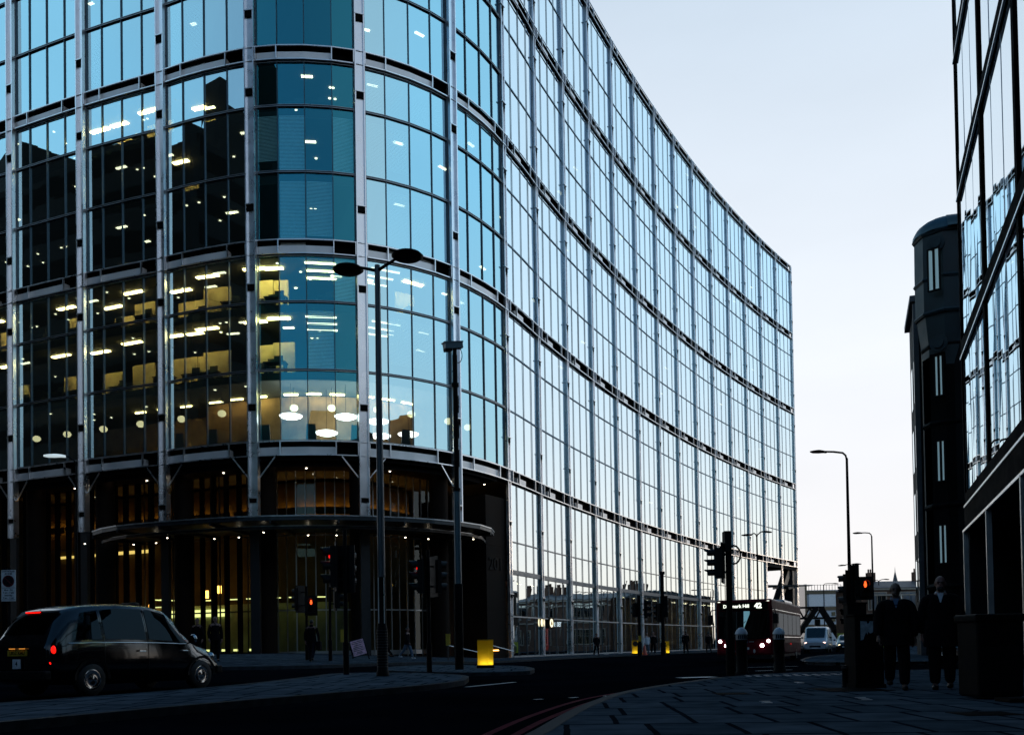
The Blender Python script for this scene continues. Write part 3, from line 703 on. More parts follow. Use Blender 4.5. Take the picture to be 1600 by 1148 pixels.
for k, u, z in ((1, .2, 5.2), (1, .48, 5.3), (2, .55, 4.9), (2, .85, 4.7), (3, .02, 5.0), (0, .4, 4.9), (0, .75, 3.4), (1, .82, 3.6), (2, .1, 3.9)): 
    p, t, n = inpt(k, u, RD+1.5); m.obox((p.x, p.y, z), t, n, (0, 0, 1), .16, .04, .26)
m.build('wall_sconce', 'panel_glow', OB)
m = MB()
for k, u in ((2, .12), (2, .5), (2, .9), (3, .1), (3, .15), (3, .3), (3, .36), (3, .52), (3, .6)):
    p, t, n = inpt(k, u, RD+1.2); m.disc((p.x, p.y, .6+gz(p.x, p.y)*.3), (0, 0, 1), .12, .14, 10)
m.build('floor_lamp', 'panel_green', OB)
for k in (1, 2, 3, 4, 5, 6):                  # stout round stone columns behind the steel ones
    c = P[k]-outn(col_h(k))*1.7; m = MB(); m.lathe([(.62, gz(c.x, c.y)-.1), (.62, ZB[0]-.7)], (c.x, c.y, 0), 24); m.build('stone_column', 'brown_stone', OB)
for k in range(7):                            # chamfered brackets beside the column heads, pale steel
    m = MB()
    for kk, sg in ((k, 1), (k+1, -1)):
        h = col_h(kk); c = P[kk]+outn(h)*.1; t = tanv(h)*sg
        a = c+t*.35; bq = c+t*1.35; m.beam((a.x, a.y, ZB[0]-1.75), (bq.x, bq.y, ZB[0]-.5), .07, .07, up=outn(h).to_3d())
    if k < 6: m.build('bracket', 'rail_steel', OB)
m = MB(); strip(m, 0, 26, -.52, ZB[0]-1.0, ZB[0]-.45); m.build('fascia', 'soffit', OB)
# stone pier with the number, closing the corner next to the wing
h6 = HD[6]; t6 = tanv(h6).to_3d(); n6 = outn(h6).to_3d(); c7 = P[7].to_3d()
pa = c7-t6*2.55-n6*.12
m = MB(); m.obox(pa+Vector((0, 0, 5.6))+n6*-1.2+t6*.95, t6, n6, (0, 0, 1), 1.25, 1.2, 5.75)
for z in (3.4, 7.9): m.obox(pa+Vector((0, 0, z))+n6*-1.18+t6*.95, t6, n6, (0, 0, 1), 1.26, 1.2, .02)
pr = m.build('stone_pier', 'brown_stone', OB)
m = MB(); m.mesh(text_mesh('201', 1.25, .05, .01), face_mat(pa+t6*.90+n6*.03+Vector((0, 0, 6.55)), n6)); m.build('number', 'iron_black', pr)
# glass and steel canopy ring over the entrance
cp = MB(); cr = MB(); cu = MB()
ci = list(range(9, 27)); dd = [1.0, 1.9, 2.4]+[2.6]*11+[2.5, 2.2, 1.6, .6]
outer = [off(i, d) for i, d in zip(ci, dd)]; inner = [off(i, -RD+.2) for i in ci]
zc = 8.55
for i in range(len(ci)-1):
    a, bq, c, d = outer[i], outer[i+1], inner[i+1], inner[i]
    for z, fl in ((zc, 0), (zc-.22, 1)):
        qd = [(p.x, p.y, z) for p in (a, bq, c, d)]; cp.quad(*(qd if not fl else qd[::-1]))
    cp.quad((a.x, a.y, zc-.22), (bq.x, bq.y, zc-.22), (bq.x, bq.y, zc), (a.x, a.y, zc))
    o = [(q-(outn(FH[ci[i]])*.9)) for q in (a, bq)]
    cu.beam((o[0].x, o[0].y, zc-.55), (o[1].x, o[1].y, zc-.55), .22, .16)
    cr.beam((a.x, a.y, zc+.03), (bq.x, bq.y, zc+.03), .10, .07); cr.beam((o[0].x, o[0].y, zc-.44), (o[1].x, o[1].y, zc-.44), .05, .05)
for i in range(0, len(ci), 2): cu.beam((outer[i].x, outer[i].y, zc-.3), (inner[i].x, inner[i].y, zc-.3), .10, .22)
cn = cp.build('canopy', 'canopy_metal', OB); cu.build('canopy_beam', 'dark_steel', cn); cr.build('canopy_rail', 'mullion_pale', cn)
ds = MB()
for k in (2, 3, 4, 5, 6):
    for u in (.12, .47, .75):
        if k == 6 and u > .3: continue
        p, t, n = inpt(k, u, -.8 if u < .4 else 1.0); ds.disc((p.x, p.y, zc-.70), (0, 0, 1), .045, .03, 10)
ds.build('downlight', 'downlight', cn)
# slim entrance steps by the pier and the lit strip at its foot
m = MB(); lamp(m, 6, .62, .3, .55, 1.9, .05); m.build('plinth_light', 'panel_glow', OB)
# --- shop signs inside the first wing bays
def inside(k, u, d, z): p, t, n = inpt(k, u, d); return Vector((p.x, p.y, z)), t, n
c, t, n = inside(8, .26, -.08, 2.62)
s = thing('shop_sign', 'round cream emblem on a black tile beside white letters DET', 'sign', c)
m = MB(); m.obox(c, t, n, (0, 0, 1), .52, .04, .42); m.build('board', 'iron_black', s)
m = MB(); m.disc(c+n*.045, n, .34, .02, 24); e = m.build('emblem', 'sign_cream', s)
m = MB(); m.disc(c+n*.068+Vector((0, 0, -.04)), n, .15, .01, 18); m.obox(c+n*.07+Vector((0, 0, .12)), t, n, (0, 0, 1), .05, .008, .1); m.build('emblem_mark', 'iron_black', e)
m = MB(); m.mesh(text_mesh('DET', .50, .02, .012), face_mat(c+t*1.75+n*.05+Vector((0, 0, -.1)), n)); m.build('lettering', 'sign_white', s)
c2 = c-t*1.9; m = MB(); m.disc(c2+n*-.02, n, .30, .02, 20); m.build('side_disc', 'sign_cream', s)
c, t, n = inside(8, .20, .25, 1.35)
s = thing('menu_sign', 'red glowing menu panel in the window under the round emblem', 'sign', c)
m = MB(); m.obox(c, t, n, (0, 0, 1), .46, .05, .85); m.build('panel', 'sign_red', s)
m = MB()
for z in (.62, .42, .2, -.02, -.22, -.45, -.62): m.obox(c+n*.055+t*rng.uniform(-.12, .12)+Vector((0, 0, z)), t, n, (0, 0, 1), rng.uniform(.14, .3), .006, .045)
m.build('menu_lines', 'cone_red', s)
# --- pendant lamps of the restaurant: hung things of their own
def pendant(k, u, d, z, big, label):
    p, t, n = inpt(k, u, d); top = LV[1]-.47
    g = thing('pendant_lamp', label, 'lamp', (p.x, p.y, z), group='large drum lamps on the restaurant floor' if big else 'round globe lamps on the restaurant floor')
    m = MB()
    if big: m.lathe([(.02, -.14), (.46, -.13), (.66, -.05), (.70, .03), (.42, .12), (.02, .14)], (p.x, p.y, z), 24)
    else: m.ell((p.x, p.y, z), .27, .27, .22)
    m.build('lamp_shade', 'drum' if big else 'globe', g)
    m = MB(); m.tube([(p.x, p.y, z+.15), (p.x, p.y, top)], .012, 6); m.build('cord', 'iron_black', g)
order = ['leftmost bay', 'second bay', 'third bay', 'fourth bay', 'corner bay', 'bay right of the corner', 'bay before the wing']
GLOB = ((0, .92, 2.2), (1, .38, 2.2), (1, .90, 2.2), (2, .40, 2.2), (2, .92, 2.2), (3, .45, 2.2), (3, .86, 2.2), (4, .30, 2.2), (4, .72, 2.2), (5, .22, 1.8), (5, .64, 1.8), (6, .16, 1.6), (6, .52, 1.6))
for i, (k, u, d) in enumerate(GLOB): pendant(k, u, d, 16.1, False, 'glowing round globe lamp behind the glass of the %s, %s half' % (order[k], 'left' if u < .5 else 'right'))
for k, u, d, z in ((4, .30, 1.3, 15.35), (4, .86, 1.3, 15.35), (5, .20, 1.3, 15.2), (4, .66, 2.6, 14.6), (5, .66, 2.4, 14.9), (5, .30, 2.6, 14.6)):
    pendant(k, u, d, z, True, 'wide white drum lamp, the %s one in the %s' % ('nearer' if z > 15 else 'lower', 'corner bay, %s side' % ('left' if u < .5 else 'middle' if u < .8 else 'right') if k == 4 else 'bay right of the corner, %s side' % ('left' if u < .5 else 'right')))
def rchair(k, u, d, label):
    p, t, n = inpt(k, u, d); z = LV[0]
    g = thing('restaurant_chair', label, 'chair', (p.x, p.y, z), group='high backed chairs of the restaurant')
    m = MB(); m.obox((p.x, p.y, z+.45), t, n, (0, 0, 1), .3, .3, .06); m.build('seat', 'furniture', g)
    m = MB(); m.add([Vector((p.x, p.y, z+zz))+t*tx+n*(.3+o) for zz, ww in ((.4, .33), (1.55, .26)) for o in (0, .1) for tx in (-ww, ww)], [(0, 1, 5, 4), (2, 6, 7, 3), (4, 5, 7, 6), (0, 4, 6, 2), (1, 3, 7, 5), (0, 2, 3, 1)]); m.build('backrest', 'furniture', g)
    for a in (-1, 1):
        for c in (-1, 1): m = MB(); m.obox(Vector((p.x, p.y, z+.2))+t*a*.26+n*c*.26, t, n, (0, 0, 1), .03, .03, .22); m.build('leg', 'furniture', g)
for k, u, d in ((4, .08, .8), (4, .52, .8), (4, .94, .8), (5, .06, .8), (5, .45, .8), (3, .12, .8), (3, .52, .8), (3, .95, .8)): rchair(k, u, d, 'dark high backed chair behind the %s glass, %s' % (order[k], 'at its left edge' if u < .2 else 'in its middle' if u < .6 else 'at its right edge'))
# ================================================================== the glass block on the right
UZ = Vector((0, 0, 1))
def wallframe(o, d):
    d = Vector((*d, 0)).normalized(); return Vector((*o, 0)), d, Vector((d.y, -d.x, 0))
RB = thing('glass_block', 'black framed glass block standing over a dark colonnade, with large pale panes', 'building', (9, 14, 0))
C0 = Vector((12.35, 25.0, 0)); DW = Vector((-.345, -.9386, 0)); NW = Vector((-.9386, .345, 0))   # wall runs back past the camera
LZ = [4.55, 8.62, 12.95, 16.75, 20.6, 24.6]
NB = 9; BW = 4.55
fr = MB(); pg = MB()
for i, z in enumerate(LZ):
    hh = .22 if i else .16
    fr.obox(C0+DW*BW*NB/2+NW*-.03+UZ*z, DW, NW, UZ, BW*NB/2, .07, hh)
    pg.obox(C0+DW*BW*NB/2+NW*.05+UZ*(z-hh-.03), DW, NW, UZ, BW*NB/2, .025, .025)
    fr.obox(C0-NW*10+UZ*z+DW*-.1, NW, DW, UZ, 9.97, .12, hh)
for j in range(NB+1):
    fr.obox(C0+DW*BW*j+NW*-.02+UZ*(LZ[0]+LZ[-1])/2, DW, NW, UZ, .13 if j else .09, .06, (LZ[-1]-LZ[0])/2)
fr.build('frame', 'frame_black', RB); pg.build('edge_trim', 'rail_steel', RB)
for i in range(len(LZ)-1):
    for j in range(NB):
        m = MB(); m2 = MB(); z0, z1 = LZ[i]+.2, LZ[i+1]-.2
        for q in range(3):
            u0, u1 = BW*j+.12+(BW-.24)*q/3, BW*j+.12+(BW-.24)*(q+1)/3
            e = [random.uniform(-.005, .005) for _ in range(4)]
            m.quad(C0+DW*u0+NW*e[0]+UZ*z0, C0+DW*u1+NW*e[1]+UZ*z0, C0+DW*u1+NW*e[2]+UZ*z1, C0+DW*u0+NW*e[3]+UZ*z1)
            if q: m2.obox(C0+DW*u0-NW*.01+UZ*(z0+z1)/2, DW, NW, UZ, .010, .016, (z1-z0)/2)
        g = m.build('window', 'corner_block_glass', RB); m2.build('mullion', 'mullion_pale', g)
m = MB(); m.obox(C0+DW*BW*NB/2-NW*3.2+UZ*12.2, DW, NW, UZ, BW*NB/2, .1, 12.2); m.build('inner_wall', 'slab', RB)
for i, z in enumerate(LZ):
    m = MB(); m.obox(C0+DW*BW*NB/2-NW*1.75+UZ*z, DW, NW, UZ, BW*NB/2, 1.6, .15); m.build('floor_slab', 'slab', RB)
m = MB(); m.obox(C0-NW*10+DW*.1+UZ*14.5, NW, DW, UZ, 10, .08, 10); m.build('side_wall', 'dark_steel', RB)
m = MB(); m.obox(C0+DW*BW*NB/2-NW*10+UZ*24.7, DW, NW, UZ, BW*NB/2, 10, .1); m.build('roof', 'dark_steel', RB)
m = MB(); m.obox(C0+DW*BW*NB/2+NW*.0+UZ*4.0, DW, NW, UZ, BW*NB/2+.1, .06, .33); m.build('beam', 'frame_black', RB)
m = MB(); m.obox(C0+DW*BW*NB/2+NW*.08+UZ*3.70, DW, NW, UZ, BW*NB/2+.1, .03, .03); m.build('beam_edge', 'rail_steel', RB)
for j in range(NB+1):
    m = MB(); m.obox(C0+DW*(BW*j+(.06 if not j else 0))+NW*.05+UZ*1.85, DW, NW, UZ, .05, .06, 1.85); m.build('post', 'mullion_pale', RB)
m = MB(); m.obox(C0+DW*BW*NB/2-NW*2.2+UZ*1.9, DW, NW, UZ, BW*NB/2, .1, 1.9); m.obox(C0-NW*6+DW*.3+UZ*1.9, NW, DW, UZ, 6, .1, 1.9)
m.obox(C0+DW*BW*NB/2-NW*1.1+UZ*3.76, DW, NW, UZ, BW*NB/2, 1.1, .04); m.build('recessed_shopfront', 'black_stone', RB)
m = MB()
for j in range(NB):
    for uu in (1.2, 3.4): m.obox(C0+DW*(BW*j+uu)-NW*2.06+UZ*1.9, DW, NW, UZ, .04, .05, 1.85)
m.build('shopfront_mullion', 'dark_steel', RB)
# ================================================================== dark stone building with a turret beyond the side street
A0 = Vector((18.15, 40.2, 0)); DS = Vector((SD.x, SD.y, 0)); DE = Vector((.9386, -.345, 0))
SB = thing('stone_building', 'dark stone building with a round topped corner turret beyond the glass block', 'building', (22, 42, 0))
m = MB(); m.add([A0+DE*1.0+v for v in (Vector(), DE*16, DE*16+DS*7.5, DS*7.5)]+[A0+DE*1.0+v+UZ*15.6 for v in (Vector(), DE*16, DE*16+DS*7.5, DS*7.5)], [(0, 1, 5, 4), (1, 2, 6, 5), (2, 3, 7, 6), (3, 0, 4, 7), (4, 5, 6, 7)]); m.build('wall', 'black_stone', SB)
m = MB(); m.tube([A0+DE*1.0+DS*.9, A0+DE*1.0+DS*.9+UZ*15.4], .98, 9, smooth=False)
for zz in (3.1, 6.6, 10.2, 13.6): m.lathe([(1.0, zz-.12), (1.07, zz), (1.0, zz+.12)], A0+DE*1.0+DS*.9, 9, smooth=False); m.build('corner_shaft', 'black_stone', SB)
# upper storeys corbel out over the shaft, with a barrel lead roof
tb = A0+DE*1.05+DS*.95
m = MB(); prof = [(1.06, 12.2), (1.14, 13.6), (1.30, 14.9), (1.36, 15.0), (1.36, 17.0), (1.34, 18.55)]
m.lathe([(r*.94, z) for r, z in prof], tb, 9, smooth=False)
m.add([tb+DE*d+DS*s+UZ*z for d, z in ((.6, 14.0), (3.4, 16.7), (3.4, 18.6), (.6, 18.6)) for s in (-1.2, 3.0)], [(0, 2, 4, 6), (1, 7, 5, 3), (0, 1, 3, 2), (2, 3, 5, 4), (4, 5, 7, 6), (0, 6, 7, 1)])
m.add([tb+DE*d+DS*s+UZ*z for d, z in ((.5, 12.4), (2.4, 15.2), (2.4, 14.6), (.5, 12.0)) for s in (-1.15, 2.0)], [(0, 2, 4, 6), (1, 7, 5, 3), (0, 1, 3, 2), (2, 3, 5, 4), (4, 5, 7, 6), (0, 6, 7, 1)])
up_ = m.build('turret', 'skylit_stone', SB)
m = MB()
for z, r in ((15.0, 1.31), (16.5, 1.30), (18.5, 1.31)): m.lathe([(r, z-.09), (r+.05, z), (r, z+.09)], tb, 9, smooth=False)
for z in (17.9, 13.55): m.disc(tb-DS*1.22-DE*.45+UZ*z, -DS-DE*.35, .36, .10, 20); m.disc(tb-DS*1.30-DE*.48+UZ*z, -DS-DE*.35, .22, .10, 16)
m.build('moulding', 'skylit_stone', up_)
m = MB(); N = 14; vs = []
for i in range(N+1):
    a = pi*i/N; vs += [tb-DS*(1.42*cos(a))+UZ*(18.55+.85*sin(a)), tb-DS*(1.42*cos(a))+DE*4.6+UZ*(18.45+.72*sin(a))]
m.add(vs, [(2*i, 2*i+1, 2*i+3, 2*i+2) for i in range(N)]+[tuple(range(0, 2*N+2, 2))], True)
m.lathe([(1.33*cos(pi/2*i/8)+.004, 18.55+.83*sin(pi/2*i/8)) for i in range(9)], tb, 18); m.obox(tb+DE*4.2+DS*1.6+UZ*18.7, DE, DS, UZ, 1.2, 1.6, .75); m.build('roof', 'lead_roof', SB)
m = MB(); m.obox(A0+DE*1.0+DS*4.6+UZ*8.75, DE, DS, UZ, .45, 2.9, 8.75); m.build('street_bay', 'black_stone', SB)
def win(o, right, n, zc, wd, h, mat, lit=False, nm='window'):
    m = MB(); m.obox(o+UZ*zc-n*.02, right, n, UZ, wd/2, .03, h/2); g = m.build(nm, mat, SB)
    m = MB()
    for s in (-1, 1): m.obox(o+UZ*zc+right*s*(wd/2+.03)+n*.02, right, n, UZ, .03, .06, h/2+.05); m.obox(o+UZ*(zc+s*(h/2+.03))+n*.02, right, n, UZ, wd/2, .06, .03)
    m.obox(o+UZ*zc+n*.02, right, n, UZ, .05, .03, h/2); m.build('frame', 'black_stone', g)
nf = (-DS-DE*.45).normalized(); rt = Vector((-nf.y, nf.x, 0))
win(tb+nf*1.40, rt, nf, 16.75, .42, 1.75, 'sky_mirror_window')
for zc, h in ((12.2, 1.7), (8.5, 1.7), (4.9, 1.6)): win(tb+nf*1.13, rt, nf, zc, .28, h, 'sky_mirror_window')
win(A0+DE*2.15-DS*.02, DE, -DS, 12.6, .5, 1.7, 'corner_block_glass'); win(A0+DE*2.55-DS*.02, DE, -DS, 4.75, .55, 1.6, 'warm_window')
for q in range(3):
    for zc in (3.6, 7.2, 10.6, 14.0): win(A0+DE*.54+DS*(2.6+q*1.7), DS, -DE, zc, 1.0, 2.6, 'corner_block_glass')
m = MB(); m.obox(A0+DE*.45+DS*1.85+UZ*2.2, DE, DS, UZ, .06, .35, 2.2); m.build('pale_pilaster', 'cream_stone', SB)
for q in (1.75, 3.45, 5.15, 6.85):
    m = MB(); m.obox(A0+DE*.50+DS*q+UZ*9, DE, DS, UZ, .10, .14, 8.2); m.build('pilaster', 'cream_stone', SB)
NBD = thing('neighbour_building', 'narrow dark building just past the turret, lower than it', 'building', tuple(A0+DS*11))
q0 = A0+DS*7.6+DE*.2
m = MB(); m.add([q0+v for v in (Vector(), DE*12, DE*12+DS*5, DS*5)]+[q0+v+UZ*18.2 for v in (Vector(), DE*12, DE*12+DS*5, DS*5)], [(0, 1, 5, 4), (1, 2, 6, 5), (2, 3, 7, 6), (3, 0, 4, 7), (4, 5, 6, 7)]); m.build('wall', 'black_stone', NBD)
m = MB(); m.obox(q0+DE*.1+DS*2.5+UZ*18.3, DE, DS, UZ, .35, 2.6, .15); m.obox(q0+DS*.0+UZ*9, DE, DS, UZ, .12, .12, 9); m.build('cornice', 'slate', NBD)
for zc in (4, 7.6, 11, 14.4):
    for q in (1.2, 3.4):
        m = MB(); m.obox(q0-DE*.0+DS*q+UZ*zc, DE, DS, UZ, .03, .5, 1.1); m.build('window', 'corner_block_glass', NBD)
# ================================================================== houses and blocks
def house(name, label, cat, p, d, L, D, H, wall, roof='slate', rows=2, cols=4, gable=0., chim=0, wmat='corner_block_glass', group=None, frame='cream_stone', parapet=True):
    """p: front left corner, d: direction along the front, depth away to the right of d"""
    d = Vector((*d, 0)).normalized(); n = Vector((-d.y, d.x, 0)); o = Vector((*p, 0))   # n points to the rear
    t = thing(name, label, cat, tuple(o+d*L/2+n*D/2), group=group)
    m = MB(); m.obox(o+d*L/2+n*D/2+UZ*H/2, d, n, UZ, L/2, D/2, H/2); m.build('wall', wall, t)
    m = MB()
    if gable:
        a = [o-d*.2-n*.2+UZ*H, o+d*(L+.2)-n*.2+UZ*H, o+d*(L+.2)+n*(D+.2)+UZ*H, o-d*.2+n*(D+.2)+UZ*H, o+d*.3+n*D/2+UZ*(H+gable), o+d*(L-.3)+n*D/2+UZ*(H+gable)]
        m.add(a, [(0, 1, 5, 4), (2, 3, 4, 5), (0, 4, 3), (1, 2, 5), (0, 3, 2, 1)])
    else:
        m.obox(o+d*L/2+n*D/2+UZ*(H+.12), d, n, UZ, L/2+.15, D/2+.15, .12); m.obox(o+d*L/2+n*.2+UZ*(H+.5), d, n, UZ, L/2, .15, .28)
    r = m.build('roof', roof, t)
    for c in range(chim):
        m = MB(); q = o+d*L*(c+.5)/chim+n*D*.5; m.obox(q+UZ*(H+gable*.6+.7), d, n, UZ, .55, .4, 1.0)
        for x in (-.3, 0, .3): m.tube([q+d*x+UZ*(H+gable*.6+1.6), q+d*x+UZ*(H+gable*.6+2.2)], .12, 8)
        m.build('chimney', wall, r)
    for i in range(rows):
        for j in range(cols):
            zc = H*(i+.55)/rows; uc = L*(j+.5)/cols; wd = L/cols*.27; hh = H/rows*.28
            m = MB(); m.obox(o+d*uc-n*.01+UZ*zc, d, n, UZ, wd, .03, hh); g = m.build('window', wmat, t)
            m = MB()
            for s in (-1, 1): m.obox(o+d*(uc+s*(wd+.06))-n*.03+UZ*zc, d, n, UZ, .06, .07, hh+.12); m.obox(o+d*uc-n*.03+UZ*(zc+s*(hh+.06)), d, n, UZ, wd, .07, .06)
            m.obox(o+d*uc-n*.04+UZ*zc, d, n, UZ, .03, .03, hh); m.build('frame', frame, g)
    return t
house('brick_building', 'brown brick building with cream bands and slate roof behind the traffic signal', 'building', (47.6, 126), (1, 0), 13, 10, 8.0, 'brick', rows=2, cols=3, gable=1.2, chim=2)
m = MB(); t = [o for o in bpy.data.objects if o.name == 'brick_building'][0]
for z in (4.3, 6.9, 7.7): m.box(47.5, 60.7, 125.75, 126, z, z+.22)
m.build('string_course', 'cream_stone', t)
HS = [((36, 66), 13, 9.2, 'mirror_block', 0, 1, 'black brick terrace house mirrored in the first wing bays'), ((42.5, 77.5), 11, 7.2, 'brick', 2.2, 2, 'gabled brick house mirrored beside the black terrace'), ((48, 88), 13, 9.6, 'mirror_block', 0, 2, 'dark flat roofed shop block mirrored in the middle of the wing'), ((54.5, 100), 12, 8.6, 'pale_cladding', 0, 0, 'pale blue clad shop block mirrored by the far shop windows'), ((60.5, 112), 14, 9.2, 'pale_cladding', 0, 1, 'long pale corner shop block mirrored near the bus'), ((68, 126), 14, 10.5, 'mirror_block', 1.5, 2, 'last dark house of the row mirrored in the wing')]
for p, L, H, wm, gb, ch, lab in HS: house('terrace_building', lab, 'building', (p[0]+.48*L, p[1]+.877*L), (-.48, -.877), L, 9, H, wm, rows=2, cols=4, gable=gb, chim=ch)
# slim chimney stack and tank tower mirrored in the first wing bay
t = thing('chimney_stack', 'tall slim chimney stack mirrored in the wing glass', 'chimney', (46, 90, 0)); m = MB(); m.lathe([(1.0, 0), (.8, 12), (.95, 12.3), (.95, 12.9)], (46, 93, 0), 16); m.build('shaft', 'pale_cladding', t); m = MB(); m.lathe([(1.2, 10.2), (1.2, 10.5)], (46, 93, 0), 16); m.build('collar', 'iron_black', t)
# blocks behind and to the left of the viewer, seen only in the glass
def block(name, label, pts, H, mat, tops=(), rows=10, cols=9, wmat='dull_black'):
    cx = sum(p[0] for p in pts)/len(pts); cy_ = sum(p[1] for p in pts)/len(pts)
    t = thing(name, label, 'building', (cx, cy_, 0)); n = len(pts)
    m = MB(); m.add([(x, y, -.2) for x, y in pts]+[(x, y, H) for x, y in pts], [(i, (i+1) % n, (i+1) % n+n, i+n) for i in range(n)]+[tuple(range(n, 2*n))]); m.build('wall', mat, t)
    wm = MB()
    for i in range(n):
        a = Vector((*pts[i], 0)); b = Vector((*pts[(i+1) % n], 0)); d = (b-a); L = d.length; d.normalize(); nn = Vector((d.y, -d.x, 0))
        for r in range(rows):
            wm.obox((a+b)/2+nn*.01+UZ*(H*(r+.6)/rows), d, nn, UZ, L/2-.8, .03, H/rows*.24)
    wm.build('window_band', wmat, t)
    if tops:
        m = MB()
        for x0, x1, y0, y1, h in tops: m.box(x0, x1, y0, y1, H, H+h)
        m.build('roof_storey', mat, t)
    return t
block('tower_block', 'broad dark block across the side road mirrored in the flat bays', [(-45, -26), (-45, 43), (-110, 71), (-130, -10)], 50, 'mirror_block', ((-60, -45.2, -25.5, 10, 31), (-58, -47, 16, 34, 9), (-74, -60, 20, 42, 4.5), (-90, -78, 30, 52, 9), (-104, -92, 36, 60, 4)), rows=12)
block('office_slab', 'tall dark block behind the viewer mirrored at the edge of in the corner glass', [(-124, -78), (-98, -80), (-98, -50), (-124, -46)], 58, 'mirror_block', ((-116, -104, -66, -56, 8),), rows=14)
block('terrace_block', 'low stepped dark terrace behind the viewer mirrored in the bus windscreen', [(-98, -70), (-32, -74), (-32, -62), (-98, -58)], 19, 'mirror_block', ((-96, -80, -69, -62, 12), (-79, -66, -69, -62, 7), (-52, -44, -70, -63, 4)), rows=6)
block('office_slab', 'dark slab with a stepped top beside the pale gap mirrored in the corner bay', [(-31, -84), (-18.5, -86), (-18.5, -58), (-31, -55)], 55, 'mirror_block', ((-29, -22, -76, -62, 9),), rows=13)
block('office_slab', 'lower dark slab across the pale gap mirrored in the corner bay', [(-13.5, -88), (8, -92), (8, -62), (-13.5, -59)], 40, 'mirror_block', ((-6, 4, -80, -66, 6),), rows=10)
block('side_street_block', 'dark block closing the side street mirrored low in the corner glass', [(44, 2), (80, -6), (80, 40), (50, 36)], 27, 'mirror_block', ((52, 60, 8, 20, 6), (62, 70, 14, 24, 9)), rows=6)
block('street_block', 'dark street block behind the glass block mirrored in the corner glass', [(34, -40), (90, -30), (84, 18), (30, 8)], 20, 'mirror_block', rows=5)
t = thing('curved_tower', 'bullet shaped glass tower far behind mirrored in the corner bay', 'building', (44, -190, 0))
prof = [(22+3.5*sin(pi*min(1, z/90)) if z < 60 else max(.3, 25.2*cos(min(1, (z-55)/75)*pi/2)**.8), z) for z in range(0, 131, 5)]
m = MB(); m.lathe(prof, (44, -190, 0), 36); m.build('glass_skin', 'slate', t)
m = MB()
for s in (1, -1):
    for k in range(12):
        pts = []
        for r, z in prof[:-2]:
            a = 2*pi*k/12+s*z*.022; pts.append((44+(r+.2)*cos(a), -190+(r+.2)*sin(a), z))
        m.tube(pts, .9, 5)
m.build('diagonal_rib', 'pale_cladding', t)
# far end of the street
WB = thing('clad_building', 'white clad building with dark bands and scaffold at the street end', 'building', (77, 226, 0))
m = MB(); m.box(70.5, 88, 222, 236, 0, 13.2); m.build('wall', 'pale_cladding', WB)
m = MB()
for z in (12.3, 8.4, 4.2): m.box(70.4, 88.1, 221.7, 222, z, z+.75)
m.box(70.2, 70.7, 221.6, 236, 0, 14.6); m.build('dark_band', 'car_black', WB)
for x in (71.2, 75.0):
    m = MB(); m.box(x, x+3.4, 221.85, 222, 9.3, 12.2); m.build('window', 'white_paint', WB)
for x, z in ((76.6, 5.6), (78, 5.6), (76.6, 7.0), (78, 7.0)): m = MB(); m.box(x, x+.9, 221.85, 222, z, z+.9); m.build('window', 'vehicle_glass', WB)
m = MB(); m.box(79.2, 88.2, 221.0, 221.4, 0, 13); m.build('scaffold_netting', 'scaffold_net', WB)
m = MB()
for i in range(9): m.tube([(79.2+i*1.1, 220.7, 0), (79.2+i*1.1, 220.7, 14.2)], .07, 5)
for z in (2, 4, 6, 8, 10, 12, 13.6): m.tube([(79.2, 220.7, z), (88.2, 220.7, z)], .07, 5)
for i in range(14): m.tube([(70.6+i*.7, 222, 13.2), (70.6+i*.7, 222, 14.5)], .06, 5)
m.tube([(70.6, 222, 14.4), (79, 222, 14.4)], .05, 5); m.build('scaffold', 'dark_steel', WB)
CH = thing('church_spire', 'thin church spire rising behind the head of the man with cropped hair', 'church', (124, 300, 0))
m = MB(); m.box(122.4, 125.6, 298, 302, 0, 17.5); m.build('tower', 'slate', CH)
m = MB(); m.lathe([(1.5, 17.5), (1.7, 18), (1.2, 18.4), (.9, 19.6), (.12, 23.0), (.03, 24.6)], (124, 299, 0), 8, smooth=False); m.build('spire', 'slate', CH)
TB = thing('truss_bridge', 'dark steel truss bridge with raking legs behind the van', 'bridge', (50, 165, 0))
m = MB()
for z in (5.0, 6.9): m.beam((30, 165, z), (58.2 if z < 6 else 55.6, 165, z), .5, .35)
for i in range(12): x = 31+i*2.1; m.beam((x, 165, 5), (x+1.05, 165, 6.9), .2, .25); m.beam((x+1.05, 165, 6.9), (x+2.1, 165, 5), .2, .25)
m.build('girder', 'iron_black', TB)
for a, b in (((55, 165, 6.8), (59.2, 165, 0)), ((54.2, 165, 6.8), (49.4, 165, 0)), ((54.4, 165, 4.8), (54.4, 165, 0)), ((51, 165, 2.6), (57.8, 165, 2.6))): m = MB(); m.beam(a, b, .9, .9 if a[2] > 6 else .4); m.build('leg', 'iron_black', TB)
m = MB(); m.add([(36.6, 143.4, 9.35), (46.6, 142.2, 9.5), (46.6, 144.6, 9.5), (36.6, 146.2, 9.35), (36.6, 143.4, 9.75), (46.6, 142.8, 9.6), (46.6, 144.2, 9.6), (36.6, 146, 9.75)], [(0, 1, 2, 3), (4, 7, 6, 5), (0, 4, 5, 1), (1, 5, 6, 2), (2, 6, 7, 3), (3, 7, 4, 0)])
for x in (38.5, 41, 43.5): m.obox((x, 143.6, 9.3), (1, 0, 0), (0, 1, 0), UZ, .12, 1.3, .22)
m.build('end_canopy', 'canopy_metal', OB)
